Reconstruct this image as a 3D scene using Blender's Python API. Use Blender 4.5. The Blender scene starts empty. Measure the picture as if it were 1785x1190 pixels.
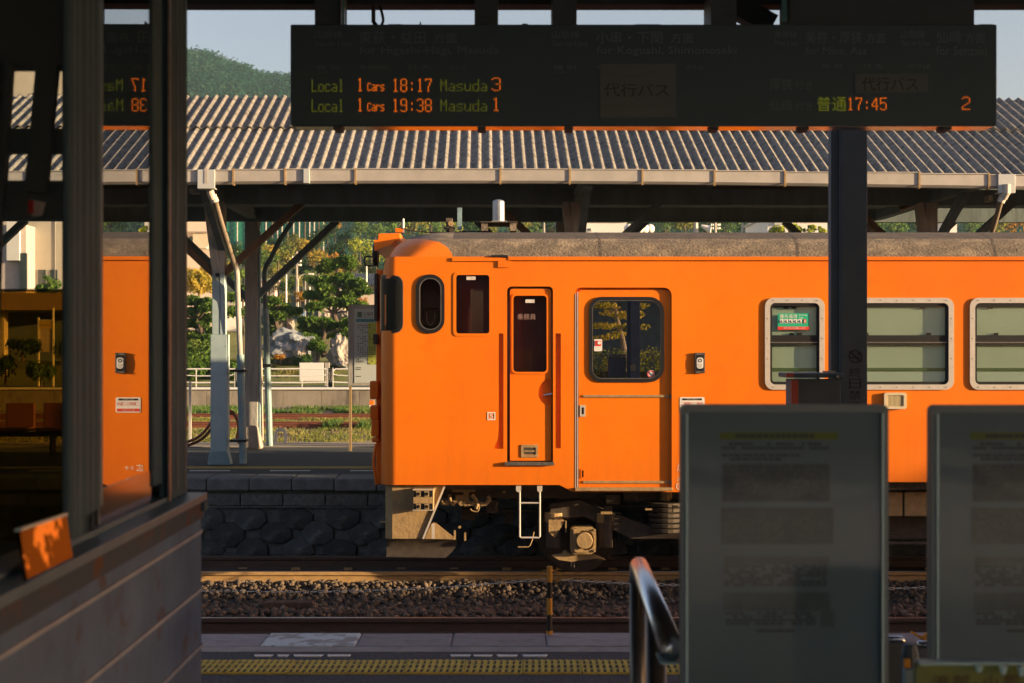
import bpy, bmesh, math, random
import numpy as np
from mathutils import Vector as V, Matrix, noise as mnoise
R = math.radians
scene = bpy.context.scene
COL = scene.collection
random.seed(7)

# ------------------------------------------------------------------ camera, world, sun, exposure
EYE, F, CX, CY = 1.664, 2479.0, 892.5, 601.0      # eye height over the platform; focal length and horizon of the photograph
cam_d = bpy.data.cameras.new("camera"); cam = bpy.data.objects.new("camera", cam_d); COL.objects.link(cam)
cam_d.lens = 50; cam_d.sensor_width = 36; cam_d.shift_y = 6 / 1785.0
cam_d.clip_start = 0.05; cam_d.clip_end = 6000
cam.location = (0, 0, EYE); cam.rotation_euler = (R(90), 0, 0)
cam_d.dof.use_dof = True; cam_d.dof.focus_distance = 15.2; cam_d.dof.aperture_fstop = 5.0
scene.camera = cam

SUN_AZ, SUN_EL = 103.5, 8.0                       # clockwise from +Y; the sun is low, behind the camera to the right
world = bpy.data.worlds.new("World"); scene.world = world; world.use_nodes = True
wn = world.node_tree
sky = wn.nodes.new("ShaderNodeTexSky"); sky.sky_type = 'NISHITA'; sky.sun_disc = False
sky.sun_elevation = R(SUN_EL); sky.sun_rotation = R(SUN_AZ); sky.air_density = 1.0; sky.dust_density = 2.2; sky.ozone_density = 1.6
wn.nodes["Background"].inputs[1].default_value = 0.078
tint = wn.nodes.new("ShaderNodeMix"); tint.data_type = 'RGBA'; tint.blend_type = 'MULTIPLY'; tint.inputs[0].default_value = 1.0; tint.inputs[7].default_value = (1.22, .94, .98, 1)
wn.links.new(sky.outputs[0], tint.inputs[6]); wn.links.new(tint.outputs[2], wn.nodes["Background"].inputs[0])
sun_d = bpy.data.lights.new("sun", 'SUN'); sun = bpy.data.objects.new("sun", sun_d); COL.objects.link(sun)
sun_d.energy = 5.0; sun_d.angle = R(0.5); sun_d.color = (1.0, 0.70, 0.38)
sdir = V((math.sin(R(SUN_AZ)) * math.cos(R(SUN_EL)), math.cos(R(SUN_AZ)) * math.cos(R(SUN_EL)), math.sin(R(SUN_EL))))
sun.rotation_euler = sdir.to_track_quat('Z', 'Y').to_euler(); sun.location = (20, -10, 12)
scene.view_settings.view_transform = 'Standard'; scene.view_settings.look = 'None'
scene.view_settings.exposure = 1.68; scene.view_settings.gamma = 1.0; scene.view_settings.use_curve_mapping = False
HAZE = .00022                                       # density of the evening air
scene.cycles.volume_bounces = 0; scene.cycles.volume_max_steps = 64
scene.cycles.use_denoising = True; scene.cycles.max_bounces = 6; scene.cycles.transparent_max_bounces = 12
scene.cycles.diffuse_bounces = 3; scene.cycles.glossy_bounces = 3; scene.cycles.sample_clamp_indirect = 4.0
scene.cycles.caustics_reflective = False; scene.cycles.caustics_refractive = False

# ------------------------------------------------------------------ helpers
def X(px, d): return (px - CX) / F * d            # true metres of a point seen at photo column px at distance d
def Z(py, d): return EYE + (CY - py) / F * d
def W(px, py, d): return V((X(px, d), d, Z(py, d)))
ORG = {}
def finish(o, parent=None, kind=None, label=None, cat=None, group=None):
    COL.objects.link(o)
    if parent is not None: o.parent = parent
    if kind: o["kind"] = kind
    if label: o["label"] = label
    if cat: o["category"] = cat
    if group: o["group"] = group
    return o
def thing(name, label, cat, loc=(0, 0, 0), group=None):
    o = bpy.data.objects.new(name, None); o.location = loc; o.empty_display_size = .2
    ORG[o.name] = V(loc)
    return finish(o, None, None, label, cat, group)
def org(p): return ORG.get(p.name, V((0, 0, 0))) if p is not None else V((0, 0, 0))
def mesh_from(name, verts, faces, mats, idx=None, smooth=False):
    me = bpy.data.meshes.new(name); me.from_pydata(verts, [], faces)
    for m in (mats if isinstance(mats, (list, tuple)) else [mats]): me.materials.append(m)
    if idx: me.polygons.foreach_set("material_index", idx)
    if smooth: me.polygons.foreach_set("use_smooth", [True] * len(me.polygons))
    me.update(); return me
def np_mesh(name, verts, loops, counts, mat, smooth=False):
    me = bpy.data.meshes.new(name); nv, nl, nf = len(verts), len(loops), len(counts)
    me.vertices.add(nv); me.vertices.foreach_set("co", np.asarray(verts, np.float32).ravel())
    me.loops.add(nl); me.loops.foreach_set("vertex_index", np.asarray(loops, np.int32))
    me.polygons.add(nf); st = np.zeros(nf, np.int32); st[1:] = np.cumsum(counts)[:-1]
    me.polygons.foreach_set("loop_start", st)
    if smooth: me.polygons.foreach_set("use_smooth", np.ones(nf, bool))
    me.materials.append(mat); me.update(calc_edges=True); me.validate(); return me
def place(name, me, parent=None, loc=(0, 0, 0), rot=None, scale=None, bevel=None, **kw):
    """an object of shared mesh data standing at world position loc"""
    o = bpy.data.objects.new(name, me); o.location = V(loc) - org(parent); ORG[o.name] = V(loc)
    if rot is not None: o.rotation_euler = rot
    if scale is not None: o.scale = scale
    if bevel: add_bevel(o, bevel)
    return finish(o, parent, **kw)
def add_bevel(o, w, seg=2):
    m = o.modifiers.new("bevel", 'BEVEL'); m.width = w; m.segments = seg; m.limit_method = 'ANGLE'; m.angle_limit = R(40)
class MB:
    def __init__(s): s.v = []; s.f = []
    def box(s, x0, x1, y0, y1, z0, z1):
        n = len(s.v)
        s.v += [(x0, y0, z0), (x1, y0, z0), (x1, y1, z0), (x0, y1, z0), (x0, y0, z1), (x1, y0, z1), (x1, y1, z1), (x0, y1, z1)]
        s.f += [tuple(n + i for i in q) for q in ((0, 3, 2, 1), (4, 5, 6, 7), (0, 1, 5, 4), (1, 2, 6, 5), (2, 3, 7, 6), (3, 0, 4, 7))]
        return s
    def bar(s, a, b, w, h, up=(0, 0, 1)):
        """box from a to b, w wide sideways, h along up"""
        a, b = V(a), V(b); t = (b - a).normalized(); u = V(up)
        if abs(t.dot(u)) > .98: u = V((0, 1, 0))
        sd = t.cross(u).normalized(); u = sd.cross(t).normalized(); n = len(s.v)
        for p in (a, b):
            for i, j in ((-1, -1), (1, -1), (1, 1), (-1, 1)): s.v.append(tuple(p + sd * (i * w / 2) + u * (j * h / 2)))
        s.f += [tuple(n + i for i in q) for q in ((0, 1, 2, 3), (7, 6, 5, 4), (0, 4, 5, 1), (1, 5, 6, 2), (2, 6, 7, 3), (3, 7, 4, 0))]
        return s
    def prism(s, poly, y0, y1, axis='y'):
        """polygon (a, b) pushed along an axis"""
        n = len(s.v); k = len(poly)
        for t in (y0, y1):
            for a, b in poly: s.v.append((a, t, b) if axis == 'y' else (t, a, b) if axis == 'x' else (a, b, t))
        s.f.append(tuple(range(n, n + k))); s.f.append(tuple(range(n + 2 * k - 1, n + k - 1, -1)))
        for i in range(k):
            j = (i + 1) % k; s.f.append((n + i, n + i + k, n + j + k, n + j))
        return s
    def tube(s, pts, r, n=8, cap=True):
        pts = [V(p) for p in pts]; rs = r if isinstance(r, (list, tuple)) else [r] * len(pts); base = len(s.v); prev = None
        for i, p in enumerate(pts):
            t = (pts[min(i + 1, len(pts) - 1)] - pts[max(i - 1, 0)]).normalized()
            u = prev if prev is not None else (V((0, 0, 1)) if abs(t.z) < .9 else V((1, 0, 0)))
            sd = t.cross(u).normalized(); u = sd.cross(t).normalized(); prev = u
            for k in range(n):
                a = 2 * math.pi * k / n; s.v.append(tuple(p + (sd * math.cos(a) + u * math.sin(a)) * rs[i]))
        for i in range(len(pts) - 1):
            for k in range(n):
                a = base + i * n + k; b = base + i * n + (k + 1) % n; s.f.append((a, b, b + n, a + n))
        if cap:
            s.f.append(tuple(range(base + n - 1, base - 1, -1))); m = base + (len(pts) - 1) * n; s.f.append(tuple(range(m, m + n)))
        return s
    def disc(s, c, r, y0, y1, n=20, axis='y'):
        cx, cz = c; return s.prism([(cx + r * math.cos(2 * math.pi * k / n), cz + r * math.sin(2 * math.pi * k / n)) for k in range(n)], y0, y1, axis)
    def blob(s, c, rad, seed=0, sub=2, amp=.25, fr=1.5, flat=None):
        bm = bmesh.new(); bmesh.ops.create_icosphere(bm, subdivisions=sub, radius=1); n = len(s.v)
        for v in bm.verts:
            q = v.co * fr + V((seed * 7.3, seed * 3.1, seed * 1.7)); k = 1 + amp * mnoise.fractal(q, 1.0, 2.0, 3)
            z = v.co.z * rad[2] * k
            if flat is not None and z < flat: z = flat
            s.v.append((c[0] + v.co.x * rad[0] * k, c[1] + v.co.y * rad[1] * k, c[2] + z))
        for f in bm.faces: s.f.append(tuple(n + v.index for v in f.verts))
        bm.free(); return s
    def build(s, name, mat, parent=None, bevel=None, smooth=False, loc=None, autosmooth=False, **kw):
        o0 = V(loc) if loc is not None else org(parent)
        me = mesh_from(name, [tuple(V(v) - o0) for v in s.v], s.f, mat, smooth=smooth)
        o = bpy.data.objects.new(name, me); o.location = o0 - org(parent); ORG[o.name] = o0
        if bevel: add_bevel(o, bevel)
        return finish(o, parent, **kw)
def smooth_path(pts, k=6):
    """Catmull-Rom through pts"""
    P = [V(p) for p in pts]; P = [P[0] * 2 - P[1]] + P + [P[-1] * 2 - P[-2]]; out = []
    for i in range(1, len(P) - 2):
        for j in range(k):
            t = j / k; a, b, c, d = P[i - 1], P[i], P[i + 1], P[i + 2]
            out.append(.5 * ((2 * b) + (c - a) * t + (2 * a - 5 * b + 4 * c - d) * t * t + (3 * b - a - 3 * c + d) * t ** 3))
    out.append(P[-2]); return out
def rrect(x0, x1, z0, z1, r, n=5):
    if not isinstance(r, (list, tuple)): r = [r] * 4      # lower-left, lower-right, upper-right, upper-left
    out = []
    for (cx, cz, a0, rr) in ((x0 + r[0], z0 + r[0], 180, r[0]), (x1 - r[1], z0 + r[1], 270, r[1]), (x1 - r[2], z1 - r[2], 0, r[2]), (x0 + r[3], z1 - r[3], 90, r[3])):
        for k in range(n + 1):
            a = R(a0 + 90 * k / n); out.append((cx + rr * math.cos(a), cz + rr * math.sin(a)))
    return out
def plate_mesh(name, outer, holes, y0, y1, mat, o0=V((0, 0, 0))):
    """upright plate in the XZ plane between depths y0 and y1 with holes cut through"""
    cu = bpy.data.curves.new("t", 'CURVE'); cu.dimensions = '2D'; cu.fill_mode = 'BOTH'; cu.extrude = abs(y1 - y0) / 2
    for poly in [outer] + list(holes):
        sp = cu.splines.new('POLY'); sp.points.add(len(poly) - 1)
        for p, (a, b) in zip(sp.points, poly): p.co = (a, b, 0, 1)
        sp.use_cyclic_u = True
    ob = bpy.data.objects.new("t", cu); COL.objects.link(ob)
    dg = bpy.context.evaluated_depsgraph_get(); me = bpy.data.meshes.new_from_object(ob.evaluated_get(dg))
    bpy.data.objects.remove(ob); bpy.data.curves.remove(cu)
    n = len(me.vertices); co = np.zeros(n * 3, np.float32); me.vertices.foreach_get("co", co); co = co.reshape(-1, 3)
    out = np.stack([co[:, 0] - o0.x, (y0 + y1) / 2 - co[:, 2] - o0.y, co[:, 1] - o0.z], 1)
    me.vertices.foreach_set("co", out.astype(np.float32).ravel()); me.name = name; me.materials.clear(); me.materials.append(mat)
    me.update(); return me
def plate(name, outer, holes, y0, y1, mat, parent=None, bevel=None, **kw):
    o0 = org(parent); me = plate_mesh(name, outer, holes, y0, y1, mat, o0)
    o = bpy.data.objects.new(name, me); o.location = (0, 0, 0); ORG[o.name] = o0
    if bevel: add_bevel(o, bevel)
    return finish(o, parent, **kw)
def fit_text(name, body, px0, py0, px1, py1, d, mat, parent=None, **kw):
    """printed lettering filling the photo rectangle px0..px1, py0..py1 on an upright surface at distance d"""
    cu = bpy.data.curves.new("t", 'FONT'); cu.body = body; cu.size = 1; cu.resolution_u = 2
    ob = bpy.data.objects.new("t", cu); COL.objects.link(ob)
    dg = bpy.context.evaluated_depsgraph_get(); me = bpy.data.meshes.new_from_object(ob.evaluated_get(dg))
    bpy.data.objects.remove(ob); bpy.data.curves.remove(cu)
    n = len(me.vertices)
    if n == 0: return None
    co = np.zeros(n * 3, np.float32); me.vertices.foreach_get("co", co); co = co.reshape(-1, 3)
    lo, hi = co.min(0), co.max(0); x0, x1, z1, z0 = X(px0, d), X(px1, d), Z(py0, d), Z(py1, d); o0 = org(parent)
    sx = (x1 - x0) / max(hi[0] - lo[0], 1e-6); sz = (z1 - z0) / max(hi[1] - lo[1], 1e-6)
    out = np.stack([x0 + (co[:, 0] - lo[0]) * sx - o0.x, np.full(n, d - o0.y), z0 + (co[:, 1] - lo[1]) * sz - o0.z], 1)
    me.vertices.foreach_set("co", out.astype(np.float32).ravel()); me.name = name; me.materials.clear(); me.materials.append(mat); me.update()
    o = bpy.data.objects.new(name, me); ORG[o.name] = o0
    return finish(o, parent, **kw)

# ------------------------------------------------------------------ materials
def mat(name, c1, c2=None, scale=6.0, rough=.6, metal=0.0, bump=0.0, bscale=None, spec=.4, coat=0.0, stretch=(1, 1, 1), contrast=(.35, .65),
        c3=None, c3scale=1.5, c3amt=(.55, .75), rand=0.0, detail=6, emis=None, estr=0.0, trans=0.0, rvar=0.0):
    m = bpy.data.materials.new(name); m.use_nodes = True; nt = m.node_tree; N = nt.nodes; L = nt.links; b = N["Principled BSDF"]
    b.inputs["Roughness"].default_value = rough; b.inputs["Metallic"].default_value = metal
    b.inputs["Specular IOR Level"].default_value = spec; b.inputs["Coat Weight"].default_value = coat; b.inputs["Coat Roughness"].default_value = .08
    if emis: b.inputs["Emission Color"].default_value = (*emis, 1); b.inputs["Emission Strength"].default_value = estr
    tc = N.new("ShaderNodeTexCoord"); mp = N.new("ShaderNodeMapping"); mp.inputs["Scale"].default_value = stretch; L.new(tc.outputs["Object"], mp.inputs[0])
    def ramp_of(sc, lo, hi, det=detail):
        t = N.new("ShaderNodeTexNoise"); t.inputs["Scale"].default_value = sc; t.inputs["Detail"].default_value = det; t.inputs["Roughness"].default_value = .62
        L.new(mp.outputs[0], t.inputs["Vector"]); r = N.new("ShaderNodeMapRange"); r.inputs[1].default_value = lo; r.inputs[2].default_value = hi
        L.new(t.outputs["Fac"], r.inputs[0]); return t, r
    col = None; b.inputs["Base Color"].default_value = (*c1, 1); tn = None
    def mixc(fac, a, bcol):
        mx = N.new("ShaderNodeMix"); mx.data_type = 'RGBA'; L.new(fac, mx.inputs[0])
        if hasattr(a, 'links'): L.new(a, mx.inputs[6])
        else: mx.inputs[6].default_value = (*a, 1)
        if hasattr(bcol, 'links'): L.new(bcol, mx.inputs[7])
        else: mx.inputs[7].default_value = (*bcol, 1)
        return mx.outputs[2]
    if c2: tn, r = ramp_of(scale, *contrast); col = mixc(r.outputs[0], c1, c2)
    if c3: t3, r3 = ramp_of(c3scale, *c3amt); col = mixc(r3.outputs[0], col if col is not None else c1, c3)
    if rand:
        oi = N.new("ShaderNodeObjectInfo"); mr = N.new("ShaderNodeMapRange"); mr.inputs[3].default_value = 1 - rand; mr.inputs[4].default_value = 1 + rand * .6
        L.new(oi.outputs["Random"], mr.inputs[0]); mm = N.new("ShaderNodeMix"); mm.data_type = 'RGBA'; mm.blend_type = 'MULTIPLY'; mm.inputs[0].default_value = 1
        if col is not None: L.new(col, mm.inputs[6])
        else: mm.inputs[6].default_value = (*c1, 1)
        L.new(mr.outputs[0], mm.inputs[7]); col = mm.outputs[2]
    if col is not None: L.new(col, b.inputs["Base Color"])
    if rvar:
        t, r = ramp_of(scale * .7, .3, .7); r.inputs[3].default_value = rough - rvar; r.inputs[4].default_value = rough + rvar; L.new(r.outputs[0], b.inputs["Roughness"])
    if bump:
        t = N.new("ShaderNodeTexNoise"); t.inputs["Scale"].default_value = bscale or scale; t.inputs["Detail"].default_value = 5; L.new(mp.outputs[0], t.inputs["Vector"])
        bp = N.new("ShaderNodeBump"); bp.inputs["Strength"].default_value = bump; bp.inputs["Distance"].default_value = .02; L.new(t.outputs["Fac"], bp.inputs["Height"]); L.new(bp.outputs[0], b.inputs["Normal"])
    return m
def glass_mat(name, tint, refl=.12, rough=.0, film=None, wave=0):
    """a thin pane: see-through tint with a mirror share that grows at grazing angles"""
    m = bpy.data.materials.new(name); m.use_nodes = True; nt = m.node_tree; N = nt.nodes; L = nt.links; N.remove(N["Principled BSDF"])
    tr = N.new("ShaderNodeBsdfTransparent"); tr.inputs[0].default_value = (*tint, 1)
    gl = N.new("ShaderNodeBsdfGlossy"); gl.inputs["Roughness"].default_value = rough; gl.inputs[0].default_value = (1, 1, 1, 1)
    if wave:
        tc = N.new("ShaderNodeTexCoord"); t = N.new("ShaderNodeTexNoise"); t.inputs["Scale"].default_value = 5; t.inputs["Detail"].default_value = 3; bp = N.new("ShaderNodeBump"); bp.inputs["Strength"].default_value = wave; bp.inputs["Distance"].default_value = .05
        L.new(tc.outputs["Object"], t.inputs["Vector"]); L.new(t.outputs["Fac"], bp.inputs["Height"]); L.new(bp.outputs[0], gl.inputs["Normal"])
    fr = N.new("ShaderNodeLayerWeight"); fr.inputs[0].default_value = .5
    mr = N.new("ShaderNodeMapRange"); mr.inputs[3].default_value = refl; mr.inputs[4].default_value = min(1, refl + .85)
    pw = N.new("ShaderNodeMath"); pw.operation = 'POWER'; pw.inputs[1].default_value = 2.5; L.new(fr.outputs["Facing"], pw.inputs[0]); L.new(pw.outputs[0], mr.inputs[0])
    mx = N.new("ShaderNodeMixShader"); L.new(mr.outputs[0], mx.inputs[0]); L.new(tr.outputs[0], mx.inputs[1]); L.new(gl.outputs[0], mx.inputs[2])
    last = mx
    if film:
        df = N.new("ShaderNodeBsdfDiffuse"); df.inputs[0].default_value = (*film[0], 1); m2 = N.new("ShaderNodeMixShader"); m2.inputs[0].default_value = film[1]
        L.new(mx.outputs[0], m2.inputs[1]); L.new(df.outputs[0], m2.inputs[2]); last = m2
    L.new(last.outputs[0], N["Material Output"].inputs[0]); return m
def leaf_mat(name, cols, scale=1.2, trans=.35):
    """leaf faces: colour varies clump by clump, some light passes through"""
    m = bpy.data.materials.new(name); m.use_nodes = True; nt = m.node_tree; N = nt.nodes; L = nt.links; N.remove(N["Principled BSDF"])
    tc = N.new("ShaderNodeTexCoord"); t = N.new("ShaderNodeTexNoise"); t.inputs["Scale"].default_value = scale; t.inputs["Detail"].default_value = 4; t.inputs["Roughness"].default_value = .7
    oi = N.new("ShaderNodeObjectInfo"); ad = N.new("ShaderNodeVectorMath"); L.new(tc.outputs["Object"], ad.inputs[0])
    sc = N.new("ShaderNodeVectorMath"); sc.operation = 'SCALE'; sc.inputs[0].default_value = (31, 17, 23); L.new(oi.outputs["Random"], sc.inputs["Scale"]); L.new(sc.outputs[0], ad.inputs[1])
    L.new(ad.outputs[0], t.inputs["Vector"]); cr = N.new("ShaderNodeValToRGB"); el = cr.color_ramp.elements
    for i, c in enumerate(cols):
        p = .3 + .4 * i / max(1, len(cols) - 1)
        if i < 2: e = el[i]; e.position = p
        else: e = el.new(p)
        e.color = (*c, 1)
    L.new(t.outputs["Fac"], cr.inputs[0])
    df = N.new("ShaderNodeBsdfDiffuse"); tl = N.new("ShaderNodeBsdfTranslucent"); mx = N.new("ShaderNodeMixShader"); mx.inputs[0].default_value = trans
    L.new(cr.outputs[0], df.inputs[0]); L.new(cr.outputs[0], tl.inputs[0]); L.new(df.outputs[0], mx.inputs[1]); L.new(tl.outputs[0], mx.inputs[2]); L.new(mx.outputs[0], N["Material Output"].inputs[0])
    return m
M = {}
M['orange'] = mat('train_orange', (.82, .205, .006), (.75, .165, .006), scale=.55, rough=.34, spec=.45, c3=(.72, .155, .007), c3scale=5, c3amt=(.55, .8), bump=.05, bscale=2.2, rvar=.07)
def add_streaks(m, col, amt):
    nt = m.node_tree; N = nt.nodes; L = nt.links; b = N["Principled BSDF"]; src = b.inputs["Base Color"].links[0].from_socket
    tc = N.new("ShaderNodeTexCoord"); mp = N.new("ShaderNodeMapping"); mp.inputs["Scale"].default_value = (5.5, 1, .35); L.new(tc.outputs["Object"], mp.inputs[0])
    t = N.new("ShaderNodeTexNoise"); t.inputs["Scale"].default_value = 2.4; t.inputs["Detail"].default_value = 8; t.inputs["Roughness"].default_value = .7; L.new(mp.outputs[0], t.inputs["Vector"])
    r = N.new("ShaderNodeMapRange"); r.inputs[1].default_value = .48; r.inputs[2].default_value = .78; r.inputs[4].default_value = amt; L.new(t.outputs["Fac"], r.inputs[0])
    sx = N.new("ShaderNodeSeparateXYZ"); L.new(tc.outputs["Object"], sx.inputs[0]); g = N.new("ShaderNodeMapRange"); g.inputs[1].default_value = .95; g.inputs[2].default_value = 1.55; g.inputs[3].default_value = .55; g.inputs[4].default_value = 0.0; L.new(sx.outputs[2], g.inputs[0])
    gm_ = N.new("ShaderNodeMath"); gm_.operation = 'MULTIPLY'; L.new(g.outputs[0], gm_.inputs[0]); L.new(t.outputs["Fac"], gm_.inputs[1]); ga = N.new("ShaderNodeMath"); ga.operation = 'ADD'; ga.use_clamp = True; L.new(r.outputs[0], ga.inputs[0]); L.new(gm_.outputs[0], ga.inputs[1])
    mx = N.new("ShaderNodeMix"); mx.data_type = 'RGBA'; L.new(ga.outputs[0], mx.inputs[0]); L.new(src, mx.inputs[6]); mx.inputs[7].default_value = (*col, 1); L.new(mx.outputs[2], b.inputs["Base Color"])
add_streaks(M['orange'], (.45, .12, .02), .16)
M['roofgrey'] = mat('train_roof', (.20, .165, .125), (.12, .10, .08), scale=22, rough=.9, bump=.5, bscale=70, c3=(.30, .24, .17), c3scale=7, c3amt=(.5, .66), stretch=(.5, 1, 1), detail=10)
M['roofdark'] = mat('train_roof_soot', (.12, .10, .085), (.065, .057, .05), scale=26, rough=.9, bump=.5, bscale=70, c3=(.2, .16, .12), c3scale=5, detail=10, stretch=(.25, 1, 1))
M['rubber'] = mat('black_rubber', (.012, .013, .015), rough=.45)
M['alu'] = mat('window_aluminium', (.62, .58, .54), (.55, .52, .48), scale=20, rough=.38, metal=.25, spec=.5)
M['steel'] = mat('polished_steel', (.70, .74, .78), rough=.27, metal=1.0)
M['steelworn'] = mat('worn_steel', (.32, .30, .28), (.22, .2, .18), scale=25, rough=.4, metal=.8)
M['under'] = mat('underframe_tan', (.36, .25, .12), (.27, .185, .09), scale=14, rough=.8, bump=.2, bscale=40, c3=(.2, .13, .07), c3scale=5)  # tan of sunlit grey-brown gear, the light put into the colour
M['underdark'] = mat('underframe_dark', (.075, .058, .046), (.045, .036, .03), scale=14, rough=.75)  # darker copy; also holds the shade on the plough blade
M['white'] = mat('white_paint', (.72, .72, .70), rough=.5)
M['whiteworn'] = mat('worn_white_paint', (.62, .62, .60), (.42, .40, .37), scale=18, rough=.7, contrast=(.45, .75), bump=.1)
M['ink'] = mat('black_ink', (.02, .02, .022), rough=.6)
M['redink'] = mat('red_ink', (.62, .05, .03), rough=.5)
M['cabdark'] = mat('cab_interior', (.33, .31, .33), (.26, .25, .26), scale=2, rough=.8)
M['blind'] = mat('pale_green_panel', (.80, .87, .68), (.76, .83, .64), scale=3, rough=.7)
M['blinddark'] = mat('green_interior', (.07, .15, .13), rough=.7)
M['seatgreen'] = mat('seat_moquette', (.20, .27, .12), (.16, .23, .10), scale=30, rough=.9)
M['glass_side'] = glass_mat('train_side_glass', (.92, .97, .94), refl=.04)
M['glass_cab'] = glass_mat('train_cab_glass', (.74, .62, .60), refl=.05)
M['glass_door'] = glass_mat('train_door_glass', (.30, .27, .25), refl=.52)
M['glass_booth'] = glass_mat('booth_glass', (.55, .58, .60), refl=.15)
M['acrylic'] = glass_mat('acrylic_cover', (.93, .95, .95), refl=.022, rough=.12, wave=.05)
M['glass_clear'] = glass_mat('clear_glass', (.85, .88, .88), refl=.05)
M['glass_amber'] = glass_mat('amber_film_glass', (.42, .32, .12), refl=.05)
M['concrete'] = mat('platform_concrete', (.30, .28, .26), (.22, .21, .2), scale=7, rough=.9, bump=.25, bscale=35, c3=(.38, .36, .33), c3scale=2.5)
M['coping'] = mat('coping_concrete', (.30, .265, .27), (.22, .2, .21), scale=9, rough=.85, bump=.3, bscale=40, rand=.22, c3=(.16, .15, .15), c3scale=4, stretch=(1, 2, 1))
M['copingwhite'] = mat('coping_old_paint', (.52, .57, .58), (.30, .29, .28), scale=7, rough=.8, bump=.2, bscale=40, contrast=(.48, .56))
M['copingfar'] = mat('coping_mossy_concrete', (.20, .215, .22), (.13, .14, .145), scale=8, rough=.95, bump=.5, bscale=30, rand=.25, c3=(.17, .16, .14), c3scale=3)
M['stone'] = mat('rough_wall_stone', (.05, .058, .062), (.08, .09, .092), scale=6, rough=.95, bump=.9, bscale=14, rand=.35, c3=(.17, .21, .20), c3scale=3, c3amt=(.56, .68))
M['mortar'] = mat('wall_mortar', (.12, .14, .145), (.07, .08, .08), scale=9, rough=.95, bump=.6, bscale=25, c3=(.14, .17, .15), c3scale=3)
M['asphalt'] = mat('asphalt', (.062, .078, .092), (.042, .052, .062), scale=120, rough=.9, bump=.7, bscale=160, c3=(.075, .075, .075), c3scale=2)
M['asphaltnear'] = mat('asphalt_coarse', (.085, .10, .12), (.03, .036, .044), scale=110, rough=.85, bump=1.0, bscale=110, contrast=(.42, .58))
M['lane'] = mat('edge_white_paint', (.66, .66, .64), (.45, .45, .43), scale=30, rough=.8, contrast=(.55, .8))
M['shadedirt'] = mat('tactile_shade_dirt', (.07, .06, .035), rough=.9)  # dark dashes: shaded gaps and dirt put into one colour
M['yellow'] = mat('tactile_yellow', (.62, .46, .07), (.5, .37, .06), scale=16, rough=.75, rand=.12, c3=(.25, .19, .07), c3scale=8)
M['yellowfar'] = mat('yellow_line', (.45, .36, .10), (.3, .25, .09), scale=12, rough=.8)
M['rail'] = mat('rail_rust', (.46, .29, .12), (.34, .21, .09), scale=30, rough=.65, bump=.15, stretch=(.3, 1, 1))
M['railshade'] = mat('rail_shade', (.085, .055, .042), (.06, .04, .03), scale=30, rough=.7, stretch=(.3, 1, 1))  # darkened copy of the rail rust, shade put into the colour
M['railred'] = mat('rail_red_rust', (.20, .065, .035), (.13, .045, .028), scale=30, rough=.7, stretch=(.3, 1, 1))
M['railtop'] = mat('rail_running_face', (.42, .33, .27), rough=.3, metal=.8)
M['ballast'] = mat('ballast_stone', (.125, .092, .066), (.06, .045, .033), scale=5, rough=.95, bump=.3, c3=(.22, .17, .12), c3scale=9, c3amt=(.56, .66))
M['ballastbed'] = mat('ballast_bed', (.075, .06, .05), (.04, .034, .03), scale=26, rough=1, bump=1.0, bscale=30)
M['woodtie'] = mat('old_sleeper_wood', (.10, .065, .045), (.06, .04, .03), scale=9, rough=.9, bump=.5, bscale=20, stretch=(1, .15, 1))
M['roofsheet'] = mat('weathered_slate_sheet', (.29, .27, .235), (.17, .17, .16), scale=18, rough=.92, bump=.8, bscale=55, rand=.16, c3=(.12, .115, .11), c3scale=9, c3amt=(.50, .62), detail=10)
M['gutter'] = mat('gutter_painted', (.40, .38, .36), (.33, .32, .30), scale=5, rough=.55, rand=.06)
M['gutterblue'] = mat('gutter_box_grey', (.42, .45, .46), rough=.5)
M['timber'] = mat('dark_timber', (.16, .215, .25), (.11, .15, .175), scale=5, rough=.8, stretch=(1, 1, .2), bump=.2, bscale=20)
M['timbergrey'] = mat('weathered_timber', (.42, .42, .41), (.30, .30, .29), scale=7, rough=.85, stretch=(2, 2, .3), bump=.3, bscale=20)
M['paleblue'] = mat('pale_blue_paint', (.36, .48, .52), (.30, .41, .46), scale=6, rough=.6, c3=(.14, .13, .12), c3scale=16, c3amt=(.64, .72), bump=.1)
M['pipeblue'] = mat('pipe_blue_grey', (.22, .34, .38), (.16, .26, .30), scale=9, rough=.55, c3=(.3, .25, .2), c3scale=14, c3amt=(.6, .7))
M['pipetan'] = mat('pipe_tan', (.26, .21, .16), (.18, .15, .12), scale=9, rough=.7)
M['pipepale'] = mat('pipe_pale', (.55, .50, .44), (.45, .41, .36), scale=9, rough=.6)
M['nearsteel'] = mat('near_dark_steel', (.09, .13, .165), (.075, .11, .14), scale=6, rough=.6, spec=.3)
M['nearwood'] = mat('near_dark_beam', (.08, .10, .11), (.055, .07, .08), scale=6, rough=.8, stretch=(1, .2, 1))
M['reddish'] = mat('reddish_rafter', (.22, .07, .035), (.15, .05, .03), scale=8, rough=.6)
M['signblack'] = mat('sign_black_face', (.095, .165, .215), rough=.5, spec=.3)
M['signprint'] = mat('sign_unlit_print', (.21, .30, .38), rough=.5, spec=.3)
M['signpaper'] = mat('sign_grey_paper', (.18, .245, .29), (.15, .205, .245), scale=9, rough=.7, stretch=(.4, 1, 3))
M['signunder'] = mat('sign_brushed_underside', (.55, .5, .45), rough=.18, metal=1.0)
M['led_orange'] = mat('led_orange', (.02, .01, .0), emis=(1.0, .17, .006), estr=.30, rough=.6)
M['led_green'] = mat('led_olive', (.01, .01, .0), emis=(.26, .27, .02), estr=.12, rough=.6)
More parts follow.
